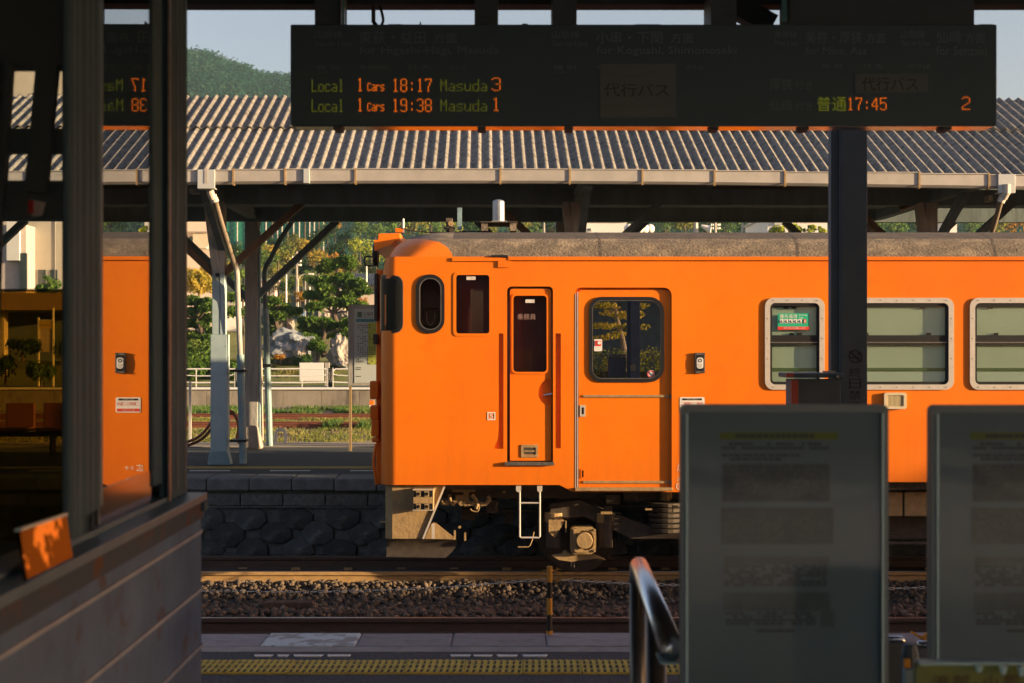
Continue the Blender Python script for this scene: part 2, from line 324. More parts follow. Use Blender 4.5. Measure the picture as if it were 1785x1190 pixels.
M['boothpanel'] = mat('booth_board', (.125, .19, .31), (.09, .135, .225), scale=5, rough=.85, spec=.1, bump=.12, bscale=14, c3=(.12, .07, .045), c3scale=6, c3amt=(.60, .74), rand=.08)
M['boothgroove'] = mat('booth_trim_strip', (.34, .38, .45), (.26, .29, .36), scale=10, rough=.7, spec=.2)
M['boothframe'] = mat('booth_sash_frame', (.06, .11, .15), (.05, .09, .12), scale=9, rough=.7, spec=.12)
M['boothsill'] = mat('booth_sill_steel', (.13, .20, .26), (.10, .16, .21), scale=8, rough=.4, spec=.3)
M['boothin'] = mat('booth_interior', (.15, .19, .21), rough=.9)
M['poster'] = mat('poster_paper', (.12, .185, .235), (.105, .165, .21), scale=2, rough=.5, coat=.6)
M['posterink'] = mat('poster_grey_print', (.065, .10, .125), (.08, .12, .14), scale=18, rough=.5, coat=.6, contrast=(.45, .55))
M['postergreen'] = mat('poster_green_band', (.13, .18, .02), rough=.5, coat=.6)
M['boardframe'] = mat('board_grey_frame', (.15, .20, .225), rough=.5, spec=.3)
M['boardedge'] = mat('board_bright_edge', (.40, .62, .68), rough=.3, spec=.6)
M['greensign'] = mat('green_notice', (.13, .16, .03), (.10, .13, .03), scale=6, rough=.35, coat=.5)
M['brownink'] = mat('brown_ink', (.05, .022, .015), rough=.6)
M['polestripe'] = mat('pole_yellow', (.55, .27, .03), (.45, .22, .03), scale=15, rough=.6)
# ------------------------------------------------------------------ the railcar
D = F / 168.0                                      # distance of its near side; 168 photo pixels are one metre there
def S(px): return X(px, D)
def T(py): return Z(py, D)
def PR(x0, x1, y0, y1, r=0.0, n=5):               # rounded rectangle given by photo columns and rows on the train's side
    return rrect(S(x0), S(x1), T(y1), T(y0), [q / 168.0 for q in r] if isinstance(r, (list, tuple)) else r / 168.0, n)
train = thing('railcar', 'orange diesel railcar with grey roof standing at the island platform', 'train', (S(700), D, -.828))
XE = 19.0
side_out = [(S(692), T(845)), (S(975), T(845)), (S(985), T(850)), (S(993), T(855)), (S(1003), T(857.5)), (S(1225), T(857.5)), (S(1235), T(852)), (S(1243), T(845)), (S(1255), T(840)), (XE, T(840)), (XE, 2.58), (S(692), 2.58)]
wins = [(1333, 1437)] + [(1463 + 227 * k, 1662 + 227 * k) for k in range(9)]
GRIP1 = [(S(x), T(y)) for x, y in ((869.5, 581), (869.5, 748), (868, 765), (861, 782), (877.5, 782), (877.5, 581))]
GRIP2 = [(S(x), T(y)) for x, y in ((968.5, 581), (968.5, 781), (977.5, 781), (977.5, 581))]
holes = [PR(729, 771, 482, 577, 20), PR(793, 855, 477, 583, 6), PR(884, 964, 499, 806, (1, 1, 8, 8)), PR(1004, 1171, 501, 852, (1, 1, 14, 8)), GRIP1, GRIP2]
holes += [PR(a + 7, b - 7, 527, 671, 9) for a, b in wins]
plate('side_wall', side_out, holes, D, D + .10, M['orange'], train)
# moulding and rain strip under the roof
mb = MB().box(S(886), XE, D - .018, D, T(453.5), T(447.5)); mb.box(S(788), S(872), D - .014, D, T(455), T(449)); mb.box(S(868), S(888), D - .012, D, T(466), T(449.5))
mb.build('rain_strip', M['orange'], train)
MB().box(S(858), S(885), D - .02, D + .05, T(448), T(444.5)).build('roof_clip', M['rubber'], train)
# roof: an arch along the car, soot-dark above
prof = [(0, 2.58), (.008, 2.61), (.022, 2.65), (.045, 2.70), (.08, 2.738), (.13, 2.775), (.2, 2.80), (.32, 2.832), (.45, 2.856), (.62, 2.88), (.8, 2.893), (1.1, 2.914), (1.45, 2.925)]
full = prof + [(2.9 - a, b) for a, b in prof[-2::-1]]
XR = -.62
mr = MB(); idx = []; xs = [XR + (XE - XR) * k / 40 for k in range(41)]
for x in xs:
    for a, b in full: mr.v.append((x, D + a, b))
n = len(full)
for i in range(40):
    for k in range(n - 1):
        mr.f.append((i * n + k, (i + 1) * n + k, (i + 1) * n + k + 1, i * n + k + 1)); idx.append(0 if (k < 5 or k > n - 7) else 1)
me = mesh_from('roof', [tuple(V(v) - org(train)) for v in mr.v], mr.f, [M['roofgrey'], M['roofdark']], idx, smooth=True)
place('roof', me, train, loc=org(train))
# far side, end wall and floor close the body
MB().box(XR, XE, D + 2.86, D + 2.9, .21, 2.58).build('far_side_wall', M['orange'], train)
MB().box(XE, XE + .03, D, D + 2.9, .21, 2.7).build('end_wall', M['orange'], train)
MB().box(-1.2, XE, D + .12, D + 2.8, .15, .24).build('floor', M['underdark'], train)
for k in range(9): x = .9 + k * 2.05; MB().prism([(D + a, b + .0012) for a, b in full] + [(D + a, b - .004) for a, b in full[::-1]], x, x + .03, axis='x').build('roof_seam', M['roofdark'], train)
# nose, lofted: side, rounded corner, front
def interp(pts, t):
    if t <= pts[0][0]: return pts[0][1]
    for (a, b), (c, d) in zip(pts, pts[1:]):
        if t <= c: return b + (d - b) * (t - a) / (c - a)
    return pts[-1][1]
SI = [(b, a) for a, b in prof]
FI = [(2.2, 0), (2.42, .02), (2.58, .05), (2.70, .11), (2.79, .19), (2.85, .29), (2.895, .42), (2.925, .58)]
def nose_path(z, na=18, ns=30, nf=10, xr=XR, x_f=-1.37):
    y0 = D + interp(SI, z); x0 = x_f + interp(FI, z); r = .2 + max(0, z - 2.42) * .9; r = min(r, xr - x0 - .01, 1.44 - interp(SI, z)); r = max(r, .01)
    p = [(xr + (x0 + r - xr) * k / ns, y0) for k in range(ns)]
    p += [(x0 + r - r * math.sin(math.pi / 2 * k / na), y0 + r - r * math.cos(math.pi / 2 * k / na)) for k in range(na)]
    yc = D + 1.45; p += [(x0, y0 + r + (yc - y0 - r) * k / nf) for k in range(nf + 1)]
    half = p; return half + [(x, 2 * yc - y) for x, y in half[-2::-1]]
def nose(z0, z1, nz, xr, name, zs=None):
    zs = zs or [z0 + (z1 - z0) * k / nz for k in range(nz + 1)]; mn = MB(); ix = []; n = None
    for z in zs:
        ring = nose_path(z, xr=xr); n = len(ring)
        for x, y in ring: mn.v.append((x, y, z))
    for i in range(len(zs) - 1):
        for k in range(n - 1):
            q = (i * n + k, i * n + k + 1, (i + 1) * n + k + 1, (i + 1) * n + k); mn.f.append(q)
            c = [sum(mn.v[j][t] for j in q) / 4 for t in range(3)]
            zb = 2.575 + .215 * math.sqrt(max(0, 1 - ((c[0] + 1.07) / .45) ** 2)) if c[0] > -1.07 else 2.80
            ix.append(1 if c[2] > zb and c[2] > 2.58 else 0)
    me = mesh_from(name, [tuple(V(v) - org(train)) for v in mn.v], mn.f, [M['orange'], M['roofgrey']], ix, smooth=True)
    return place(name, me, train, loc=org(train))
nose(.21, 2.58, 24, S(692), 'nose')
nose(2.58, 2.925, 0, XR, 'nose_crown', zs=[2.58 + .345 * (1 - (1 - k / 54) ** 1.6) for k in range(55)])
def bend(s, off=0.0, x_s=-1.17, r=.2):
    """distance s along the side from x=-1.0 round the nose corner"""
    L0 = -1.0 - x_s
    if s < L0: return (-1.0 - s, D - off)
    s -= L0
    if s < r * math.pi / 2:
        a = s / r; return (x_s - (r + off) * math.sin(a), D + r - (r + off) * math.cos(a))
    return (x_s - r - off, D + r + s - r * math.pi / 2)
def bent_patch(name, s0, s1, z0, z1, rad, off, m, parent=train):
    rows = 28; mbp = MB(); cols = 18
    for i in range(rows + 1):
        z = z0 + (z1 - z0) * i / rows; e = min(z - z0, z1 - z); ins = 0 if e >= rad else rad - math.sqrt(max(0, rad * rad - (rad - e) ** 2))
        for k in range(cols + 1): x, y = bend(s0 + ins + (s1 - s0 - 2 * ins) * k / cols, off); mbp.v.append((x, y, z))
    for i in range(rows):
        for k in range(cols): a = i * (cols + 1) + k; mbp.f.append((a, a + 1, a + cols + 2, a + cols + 1))
    return mbp.build(name, m, parent, smooth=True)
bent_patch('window_trim', .128, .625, T(582), T(478), .105, .006, M['steelworn'])
fr = bent_patch('corner_window', .135, .62, T(581), T(479), .10, .010, M['rubber'])
bent_patch('pane', .165, .59, T(576), T(485), .08, .014, mat('cab_corner_glass', (.02, .022, .02), rough=.1, spec=.08), fr)
for q_, w_ in ((.40, .012), (.50, .02)): bent_patch('pane_glint', q_, q_ + w_, T(574), T(487), .004, .0155, M['under'] if w_ > .015 else M['steelworn'], fr)  # light strips on the pane stand in for its highlight and reflection
MB().tube([(bend(.60, .016)[0] - .004, bend(.60, .016)[1] - .01, z) for z in (T(570), T(490))], .006, 6).build('wiper', M['steelworn'], fr)
# oval cab window
plate('oval_window_frame', PR(725, 775, 478, 581, 24, 8), [PR(731, 769, 485, 574, 18, 8)], D - .012, D + .04, M['rubber'], train, bevel=.005)
plate('oval_window_trim', PR(730.5, 769.5, 484.5, 574.5, 18, 8), [PR(732, 768, 486, 573, 17, 8)], D - .014, D + .03, M['steelworn'], train)
plate('cab_pane', PR(728, 772, 481, 578, 21, 8), [], D + .020, D + .024, M['glass_cab'], train)
# recessed square window, its lip lit by the low sun
plate('recessed_window_frame', PR(790, 858, 474, 586, 8), [PR(795, 853, 479, 581, 5)], D - .006, D + .022, M['orange'], train, bevel=.004)
plate('cab_pane', PR(792, 856, 476, 584, 6), [], D + .026, D + .030, M['glass_cab'], train)
# cab interior
MB().box(S(700), S(1000), D + .20, D + .22, .3, 2.55).build('cab_bulkhead', M['cabdark'], train)
MB().box(S(735), S(765), D + .13, D + .19, T(600), T(535)).build('cab_seat', M['underdark'], train, bevel=.03)
MB().tube(smooth_path([(S(742), D + .11, T(542)), (S(744), D + .11, T(560)), (S(750), D + .11, T(566)), (S(755), D + .11, T(560)), (S(757), D + .11, T(545))]), .006, 6).build('cab_handle', M['alu'], train)
# crew door
POCKET = [(S(x), T(y)) for x, y in ((960, 707), (960, 661), (952, 661), (945, 667), (940, 676), (938.5, 684), (940, 693), (945, 701), (952, 706.5))][::-1]
cdo = plate('crew_door', PR(889, 961, 503, 803, (1, 1, 5, 5)), [PR(894, 954, 514, 649, 7), POCKET], D + .020, D + .050, M['orange'], train, bevel=.003)
plate('door_trim', PR(891.5, 956.5, 511.5, 651.5, 9), [PR(895, 953, 515, 648, 6)], D + .012, D + .025, M['orange'], cdo, bevel=.004)
plate('pane', PR(893, 955, 513, 650, 7), [], D + .034, D + .038, M['glass_cab'], cdo)
# half-round handle pocket with its lever
MB().box(S(935), S(962), D + .051, D + .056, T(711), T(657)).build('handle_pocket', M['orange'], cdo)
MB().tube([(S(947), D + .018, T(689)), (S(962), D + .010, T(686.5))], [.008, .014], 8).build('lever', M['steel'], cdo)
plate('kick_vent', PR(908.5, 938, 775, 797, 1), [PR(913, 934, 780, 792.5, 1)], D + .012, D + .025, M['under'], cdo, bevel=.003)
MB().box(S(913), S(934), D + .018, D + .0195, T(792), T(780)).build('vent_recess', M['underdark'], cdo)
MB().box(S(914), S(932), D + .012, D + .017, T(787.5), T(785)).build('vent_bar', M['under'], cdo)
MB().box(S(880), S(966), D - .03, D + .04, T(810.5), T(805)).build('door_step', M['steelworn'], train)
for a, b in ((858, 880), (966, 980)): MB().box(S(a), S(b), D + .034, D + .04, T(785), T(578)).build('grip_recess', M['orange'], train)
# passenger door in its deep recess
pd = plate('passenger_door', PR(1009, 1175, 505, 850, (1, 1, 12, 6)), [PR(1029, 1156, 519, 664, (20, 24, 24, 20), 8)], D + 0.0300, D + 0.0550, M['orange'], train)
plate('door_back', PR(1003, 1173, 500, 853, 1), [PR(1029, 1156, 519, 664, (20, 24, 24, 20), 8)], D + 0.0560, D + 0.0600, M['orange'], train)
plate('window_rubber', PR(1027, 1158, 517, 666, (22, 26, 26, 22), 8), [PR(1032.5, 1152.5, 523, 660, (17, 21, 21, 17), 8)], D + 0.0170, D + 0.0350, M['rubber'], pd, bevel=.004)
plate('window_trim', PR(1031.5, 1153.5, 522, 661, (18, 22, 22, 18), 8), [PR(1033.5, 1151.5, 524, 659, (16, 20, 20, 16), 8)], D + 0.0190, D + 0.0350, M['steelworn'], pd)
plate('pane', PR(1028, 1157, 518, 665, (21, 25, 25, 21), 8), [], D + 0.0390, D + 0.0430, M['glass_door'], pd)
MB().box(S(1030), S(1155), D + .2, D + .22, T(668), T(515)).build('vestibule_wall', M['cabdark'], train)
MB().box(S(1113), S(1118), D + 0.0470, D + 0.1050, T(662), T(522)).build('inner_mullion', M['rubber'], pd)
MB().box(S(1138), S(1141), D + 0.0750, D + .18, T(662), T(522)).build('inner_mullion', M['steelworn'], pd)
for y in (690.5, 840.5):
    MB().box(S(1016), S(1168), D + 0.0190, D + 0.0310, T(y + 2.2), T(y - 2.2)).build('door_bar', M['under'], pd, bevel=.003)
    MB().box(S(1168.5), S(1172), D + 0.0050, D + 0.0350, T(y + 4), T(y - 3)).build('door_bar_clip', M['steelworn'], pd)
plate('lock_plate', PR(1011, 1020.5, 706, 726, 1), [PR(1014, 1018, 710, 722, 1)], D + 0.0100, D + 0.0310, M['alu'], pd, bevel=.003)
plate('lock_plate', PR(1012.5, 1019.5, 817.5, 834, 3), [PR(1014.5, 1017.5, 820, 832, 1)], D + 0.0200, D + 0.0310, M['orange'], pd, bevel=.003)
for y in (716, 826): MB().box(S(1013.8), S(1018.2), D + 0.0280, D + 0.0295, T(y + 6), T(y - 6)).build('keyhole', M['rubber'], pd)
MB().box(S(1002), S(1172), D - .035, D + .028, T(855), T(849.5)).build('door_sill', M['under'], train, bevel=.004)
MB().box(S(1002.5), S(1004), D - .003, D + .03, T(850), T(512)).box(S(1006), S(1008), D + .03, D + 0.0150, T(850), T(508)).build('door_guide', M['alu'], train)
# windows
def unit_window(a, b, wide):
    fr = plate('window', PR(a, b, 519, 679, 15, 7), [PR(a + 9, b - 9, 528, 670, 9, 7)], D - .016, D + .05, M['alu'], train, bevel=.007)
    if b > 2200: return fr
    plate('gasket', PR(a + 8, b - 8, 527, 671, 10, 7), [PR(a + 13, b - 13, 533, 665, 4, 3)], D + .002, D + .03, M['rubber'], fr)
    MB().box(S(a + 9), S(b - 12), D + .012, D + .022, T(530.5), T(528)).build('drip_lip', M['alu'], fr)
    MB().box(S(a + 9), S(b - 10), D + .006, D + .044, T(596), T(584)).box(S(a + 9), S(b - 10), D + .002, D + .04, T(600.5), T(597.5)).build('sash_bar', M['rubber'], fr)
    MB().box(S(a + 9), S(b - 12), D - .001, D + .0018, T(597.4), T(595.8)).build('sash_edge', M['steelworn'], fr)
    plate('upper_pane', PR(a + 10, b - 10, 530, 590, 3, 3), [], D + .020, D + .022, M['glass_side'], fr)
    plate('lower_pane', PR(a + 10, b - 10, 596, 667, 3, 3), [], D + .014, D + .016, M['glass_side'], fr)
    c = b - 8; e = a + 10
    plate('blind', PR(e, c, 535, 586, 1), [], D + .045, D + .048, M['blind'], fr)
    plate('blind', PR(e, c, 598, 666, 1), [], D + .045, D + .048, M['blind'], fr)
    MB().box(S(e), S(c - 1), D + .034, D + .0445, T(647), T(641)).build('window_ledge', M['seatgreen'], fr, bevel=.008)
    MB().box(S(a + 6), S(b - 6), D + .45, D + .46, T(680), T(520)).build('inner_wall', M['blinddark'], fr)
    k = MB()
    for x in (c - 48, e + 24): k.box(S(x), S(x + 8), D + .026, D + .034, T(538), T(534)); k.box(S(x + 10), S(x + 18), D + .026, D + .034, T(584), T(580))
    k.build('window_latch', M['rubber'], fr)
    s = MB()
    for j in range(7 if wide else 4):
        x = a + 14 + j * (b - a - 28) / (6 if wide else 3)
        for y in (523.4, 674.6): s.disc((S(x), T(y)), .005, D - .019, D - .014, 6)
    for y in (555, 590, 625):
        for x in (a + 4.4, b - 4.4): s.disc((S(x), T(y)), .005, D - .019, D - .014, 6)
    s.build('frame_screws', M['underdark'], fr); return fr
for i, (a, b) in enumerate(wins):
    w = unit_window(a, b, i > 0)
    if i == 0:
        dz = D + .013
        st = plate('priority_seat_sticker', PR(1356, 1411, 546, 574.5, 1), [], dz - .002, dz, mat('sticker_green', (.02, .42, .26), rough=.4), w)
        MB().box(S(1356), S(1411), dz - .004, dz - .0021, T(574.5), T(569)).build('sticker_band', M['redink'], w)
        fit_text('lettering', '優先座席', 1359, 547.5, 1390, 554.5, dz - .006, M['white'], w)
        fit_text('lettering', 'Priority', 1393, 547.5, 1407, 551, dz - .006, M['white'], w)
        fit_text('lettering', 'Seats', 1393, 552, 1400, 554.8, dz - .006, M['white'], w)
        q = MB(); r_ = MB()
        for j in range(5): q.box(S(1359.5 + j * 8), S(1366 + j * 8), dz - .006, dz - .004, T(563), T(556))
        q.build('pictogram_square', M['white'], w)
        for j in range(5):
            cx = 1362.7 + j * 8; r_.disc((S(cx), T(557.8)), .004, dz - .008, dz - .0062, 8); r_.bar((S(cx), dz - .007, T(558.8)), (S(cx + .4), dz - .007, T(561)), .004, .009); r_.bar((S(cx), dz - .007, T(561)), (S(cx + 2), dz - .007, T(562)), .004, .006)
        r_.build('pictogram_figure', M['ink'], w)
        MB().box(S(1401), S(1405.5), dz - .006, dz - .004, T(563), T(556)).build('pictogram_phone', M['redink'], w)
        MB().box(S(1402), S(1404), dz - .008, dz - .0062, T(562), T(557.5)).build('phone_mark', M['white'], w)
        fit_text('lettering', 'ゆずりあいをお願いします', 1366, 570, 1404, 573.5, dz - .006, M['white'], w)
# signs and fittings on the side
mk = plate('mark_square', PR(849.5, 863.5, 718, 732, .5), [PR(851.3, 861.7, 719.8, 730.2, .3)], D - .003, D - .001, M['white'], train)
fit_text('lettering', 'S', 853.2, 720.8, 860, 729.4, D - .003, M['white'], train)
dbz = D - .02
db = plate('door_button', PR(1211, 1228.5, 614.5, 650, 1.5), [], dbz, D - .001, M['steelworn'], train, bevel=.003)
plate('button_panel', PR(1213, 1226.5, 618.5, 646.5, 1), [], dbz - .004, dbz - .001, M['rubber'], db)
plate('button_plate', PR(1214, 1225.5, 623, 642, 4), [], dbz - .008, dbz - .0045, M['white'], db)
plate('button_ring', PR(1216.4, 1223, 624.8, 631.4, 3.2), [PR(1217.6, 1221.8, 626, 630.2, 2)], dbz - .010, dbz - .0085, M['ink'], db)
fit_text('lettering', 'あける', 1215.6, 634, 1224, 637, dbz - .0095, M['ink'], db); fit_text('lettering', 'OPEN', 1216.4, 638.2, 1223, 640.4, dbz - .0095, M['ink'], db)
for (x, y) in ((1212.6, 616.3), (1227, 616.3), (1212.6, 648.4), (1227, 648.4)): MB().disc((S(x), T(y)), .007, dbz - .006, dbz, 8).build('bolt', M['underdark'], db)
ns = plate('notice_sticker', PR(1185, 1228, 692, 718.5, 2), [], D - .003, D - .001, M['white'], train)
MB().box(S(1189.5), S(1223.5), D - .005, D - .0032, T(697.4), T(694)).build('notice_header', M['ink'], ns)
fit_text('lettering', 'ワンマン', 1197, 694.4, 1216, 697, D - .0055, M['white'], ns)
fit_text('lettering', 'ご乗降口ご案内', 1187.5, 700, 1225.5, 706.5, D - .004, M['redink'], ns)
MB().box(S(1187), S(1226), D - .005, D - .0032, T(716.5), T(711.5)).build('notice_footer', M['redink'], ns)
fit_text('lettering', '押してください', 1196, 712.4, 1217, 715.4, D - .0055, M['white'], ns)
fit_text('lettering', '広', 1180.5, 808, 1192.5, 821, D - .003, M['white'], train); fit_text('lettering', 'クチ', 1196, 811.5, 1213, 818.5, D - .003, M['white'], train)
fit_text('lettering', '定員124', 1180.5, 830.5, 1210, 838, D - .003, M['white'], train)
plate('inspection_mark', PR(1178.5, 1190.5, 841.5, 853.5, 5.9, 8), [PR(1179.7, 1189.3, 842.7, 852.3, 4.7, 8)], D - .003, D - .001, M['white'], train)
fit_text('lettering', '全', 1181.5, 844.5, 1187.5, 850.5, D - .003, M['white'], train)
vt = plate('side_lamp', PR(1540, 1579, 684, 712.5, 4), [PR(1545, 1574, 688.5, 708, 2)], D - .03, D, mat('cream_casing', (.58, .50, .36), rough=.5), train, bevel=.005)
g = MB()
for j in range(13): g.box(S(1545.4 + j * 2.2), S(1546.6 + j * 2.2), D - .022, D - .01, T(708), T(688.5))
g.build('lamp_grille', mat('cream_grille', (.62, .53, .32), rough=.6), vt); MB().box(S(1545), S(1574), D - .009, D - .004, T(708), T(688.5)).build('lamp_back', M['under'], vt)
# notes inside the cab and door panes
fit_text('lettering', '乗務員', 902, 546.5, 934, 557, D + .031, mat('faded_print', (.26, .17, .15), rough=.7), cdo)
MB().box(S(916), S(932), D + .030, D + .032, T(527.5), T(521.5)).build('label', M['whiteworn'], cdo); MB().box(S(813), S(829), D + .022, D + .024, T(487.5), T(480.5)).build('label', M['whiteworn'], train)
sk = plate('window_sticker', PR(1036, 1050, 591, 612, 2), [], D + 0.0350, D + 0.0370, M['white'], pd)
plate('sticker_print', PR(1037.5, 1048.5, 593.5, 603, 1), [], D + 0.0325, D + 0.0345, M['redink'], pd); plate('sticker_hand', PR(1042, 1048, 594.5, 600, 2), [], D + 0.0300, D + 0.0320, M['white'], pd)
plate('round_sticker', PR(1128.5, 1142, 645, 658.5, 6.6, 8), [], D + 0.0350, D + 0.0370, M['white'], pd)
plate('sticker_ring', PR(1129, 1141.5, 645.5, 658, 6.2, 8), [PR(1130.6, 1139.9, 647.1, 656.4, 4.6, 8)], D + 0.0325, D + 0.0345, M['redink'], pd)
MB().bar((S(1131.5), D + 0.0330, T(648)), (S(1139), D + 0.0330, T(655.5)), .004, .007).build('sticker_bar', M['ink'], pd)
plate('pane_knob', PR(1098.5, 1109.5, 634.5, 646.5, 5.4, 8), [], D + 0.0250, D + 0.0370, M['rubber'], pd)

# roof fittings, standing on the middle of the roof
DR = D + 1.30
def XQ(px): return X(px, DR)
def ZQ(py): return Z(py, DR)
ex = MB().tube([(XQ(869), DR, ZQ(389)), (XQ(869), DR, ZQ(352)), (XQ(869), DR, ZQ(349.5)), (XQ(869), DR, ZQ(348))], [.071, .068, .058, .03], 20).build('exhaust_stack', mat('stack_metal', (.42, .44, .46), (.3, .32, .35), scale=5, rough=.35, metal=.6), train, smooth=False)
MB().box(XQ(838), XQ(902), DR - .3, DR + .3, ZQ(391.5), ZQ(389.5)).build('stack_plate', M['underdark'], ex)
MB().box(XQ(857), XQ(884), DR - .1, DR + .1, ZQ(389.4), ZQ(386)).build('stack_flange', M['alu'], ex)
for x in (840, 889): MB().box(XQ(x), XQ(x + 11), DR - .28, DR + .1, 2.93, ZQ(391.6)).build('stack_foot', M['roofgrey'], ex)
hn = MB().box(XQ(778), XQ(789), DR - .1, DR + .1, 2.95, ZQ(381)).box(XQ(774), XQ(793), DR - .06, DR + .06, ZQ(399), ZQ(396)).build('horn', M['roofdark'], train)
MB().disc((XQ(786.5), ZQ(391)), .03, DR - .14, DR - .1, 10).disc((XQ(788), ZQ(403)), .028, DR - .14, DR - .1, 10).build('horn_bell', M['under'], hn)
MB().tube([(XQ(703), DR, 2.93), (XQ(703), DR, ZQ(381))], .012, 8).build('antenna', M['white'], train)
MB().box(XQ(797.5), XQ(805), DR - .02, DR + .02, 2.96, ZQ(362)).build('antenna_post', M['pipeblue'], train)
MB().tube(smooth_path([(XQ(700), DR - .1, ZQ(399)), (XQ(718), DR - .1, ZQ(402)), (XQ(735), DR - .1, ZQ(405)), (XQ(775), DR - .05, ZQ(406)), (XQ(812), DR - .05, ZQ(404)), (XQ(845), DR, ZQ(403))]), .008, 6).build('roof_cable', M['underdark'], train)
MB().box(XQ(690), XQ(702), DR - .05, DR + .05, ZQ(405), ZQ(398)).build('antenna_base', M['orange'], train)
# headlight housing over the front
hl = MB().prism([(XQ(663), ZQ(424)), (XQ(664), ZQ(411)), (XQ(702), ZQ(410)), (XQ(702), ZQ(424))], DR - .35, DR + .65).build('headlight_hump', M['orange'], train, bevel=.01)
MB().prism([(XQ(660), ZQ(442)), (XQ(660), ZQ(424)), (XQ(694), ZQ(423)), (XQ(690), ZQ(431))], DR - .52, DR + .8).build('headlight_box', M['orange'], hl)
MB().disc((DR - .25, ZQ(446)), .13, XQ(655), XQ(663), 20, axis='x').build('headlight', M['rubber'], train, bevel=.01)
MB().disc((DR - .25, ZQ(441)), .09, XQ(654), XQ(655), 16, axis='x').build('headlight_glass', M['steel'], train)
MB().tube(smooth_path([(XQ(662), DR - .55, ZQ(453)), (XQ(646), DR - .55, ZQ(453)), (XQ(645.5), DR - .55, ZQ(466)), (XQ(658), DR - .55, ZQ(468))], 4), .010, 6).build('step_loop', M['rubber'], train)
# front end seen edge on
DF = D + .75
def XG(px): return X(px, DF)
def ZG(py): return Z(py, DF)
fg = MB().box(XG(657), XG(668), DF - .1, DF + 1.1, ZG(842), ZG(470)).build('gangway', M['orange'], train, bevel=.01)
for (a, b, c, d_) in ((648.5, 663, 663, 694), (649, 663, 705, 729), (651, 664, 729, 758), (652, 664, 760, 768), (654, 662, 582, 600), (656, 662, 478, 560)):
    MB().box(XG(a), XG(b), DF - .25, DF - .05, ZG(d_), ZG(c)).build('jumper_socket' if c > 600 else 'hinge_post', M['orange'] if c > 600 else M['underdark'], fg, bevel=.012)
MB().tube(smooth_path([(XG(660), DF - .3, ZG(770)), (XG(656), DF - .3, ZG(800)), (XG(659), DF - .3, ZG(825)), (XG(661), DF - .3, ZG(840))]), .016, 8).build('jumper_hose', M['orange'], train)

# under the body
us = plate('skirt_plate', [(S(683), T(847)), (S(775), T(847)), (S(737), T(940)), (S(683), T(940))], [], D + .06, D + .075, M['under'], train)
MB().prism([(S(683), D + .06), (S(683), D + .075), (S(672), D + .14), (S(669), D + .4), (S(667), D + .4), (S(670), D + .13)], T(941), T(848), axis='z').build('skirt_corner', M['under'], train)
MB().bar((S(737), D + .05, T(940)), (S(775), D + .05, T(847)), .02, .012, up=(0, -1, 0)).build('skirt_rim', M['alu'], us)
jb = MB().box(S(721.5), S(756.5), D - .11, D + .06, T(887), T(851)).build('socket_box', M['under'], train, bevel=.003)
for y in (858.5, 880.5):
    MB().box(S(723), S(755), D - .114, D - .111, T(y + 5.2), T(y - 5.2)).build('socket_recess', M['rubber'], jb)
    for x in (730.5, 745):
        MB().box(S(x - 4), S(x + 4), D - .122, D - .1145, T(y + 4.6), T(y - 4.6)).build('socket', M['under'], jb)
        MB().disc((S(x), T(y)), .018, D - .128, D - .1225, 14).build('socket_hole', M['rubber'], jb)
MB().box(S(720.7), S(757.3), D - .113, D - .105, T(852), T(850.5)).box(S(720.7), S(757.3), D - .113, D - .105, T(887.5), T(886)).build('socket_rim', M['alu'], jb)
pw = plate('snow_plough', [(S(739), T(941)), (S(751), T(915)), (S(755), T(912)), (S(760), T(914)), (S(790), T(938)), (S(792), T(942))], [], D + .09, D + .10, M['under'], train)
MB().bar((S(754.5), D + .06, T(940)), (S(754.5), D + .06, T(914)), .03, .012, up=(0, -1, 0)).build('plough_rib', M['alu'], pw)
cvp = MB(); rows = 8
for i in range(rows + 1):
    a = i / rows; z = T(941) + (T(976) - T(941)) * a; y = D + .16 + .05 * math.sin(a * math.pi); xr = 795 - 24 * max(0, a - .35) ** 1.2 - 18 * max(0, a - .7)
    for k in range(9): cvp.v.append((S(670 + (xr - 670) * k / 8), y + .06 * (1 - k / 8), z))
for i in range(rows):
    for k in range(8): q = i * 9 + k; cvp.f.append((q, q + 1, q + 10, q + 9))
cvp.build('plough_blade', M['underdark'], train, smooth=True)
MB().tube([(S(657), D + .3, T(915.5)), (S(674), D + .25, T(915.5))], [.007, .014], 8).build('coupling_pin', M['under'], train)
MB().box(S(790), S(793), D + .15, D + .2, T(944), T(928)).box(S(808), S(811), D + .2, D + .25, T(947), T(933)).disc((S(800), T(923)), .015, D + .2, D + .22, 8).build('brake_rod', M['under'], train)
DU = D + .28
def XU(px): return X(px, DU)
def ZU(py): return Z(py, DU)
vp = MB().box(XU(808), XU(817), DU, DU + .03, ZU(884), ZU(843)).box(XU(788), XU(829), DU - .02, DU + .01, ZU(857), ZU(851)).build('valve_bracket', M['under'], train)
MB().box(XU(794), XU(812), DU + .02, DU + .03, ZU(875), ZU(863)).build('valve_plate', M['under'], vp)
MB().tube([(XU(784), DU, ZU(862)), (XU(784), DU, ZU(878))], .02, 8).tube([(XU(773), DU, ZU(874)), (XU(840), DU, ZU(878))], .016, 8).tube(smooth_path([(XU(770), DU, ZU(872)), (XU(773), DU, ZU(877)), (XU(782), DU, ZU(878))], 4), .022, 8).build('air_pipe', M['under'], vp)
MB().tube(smooth_path([(XU(822), DU - .02, ZU(862)), (XU(828), DU - .02, ZU(868)), (XU(832), DU - .02, ZU(878)), (XU(830), DU - .02, ZU(886))], 4), .024, 8).tube(smooth_path([(XU(838), DU, ZU(879)), (XU(848), DU, ZU(877)), (XU(853), DU, ZU(870)), (XU(850), DU, ZU(865))], 4), .022, 8).build('air_elbow', M['under'], vp)
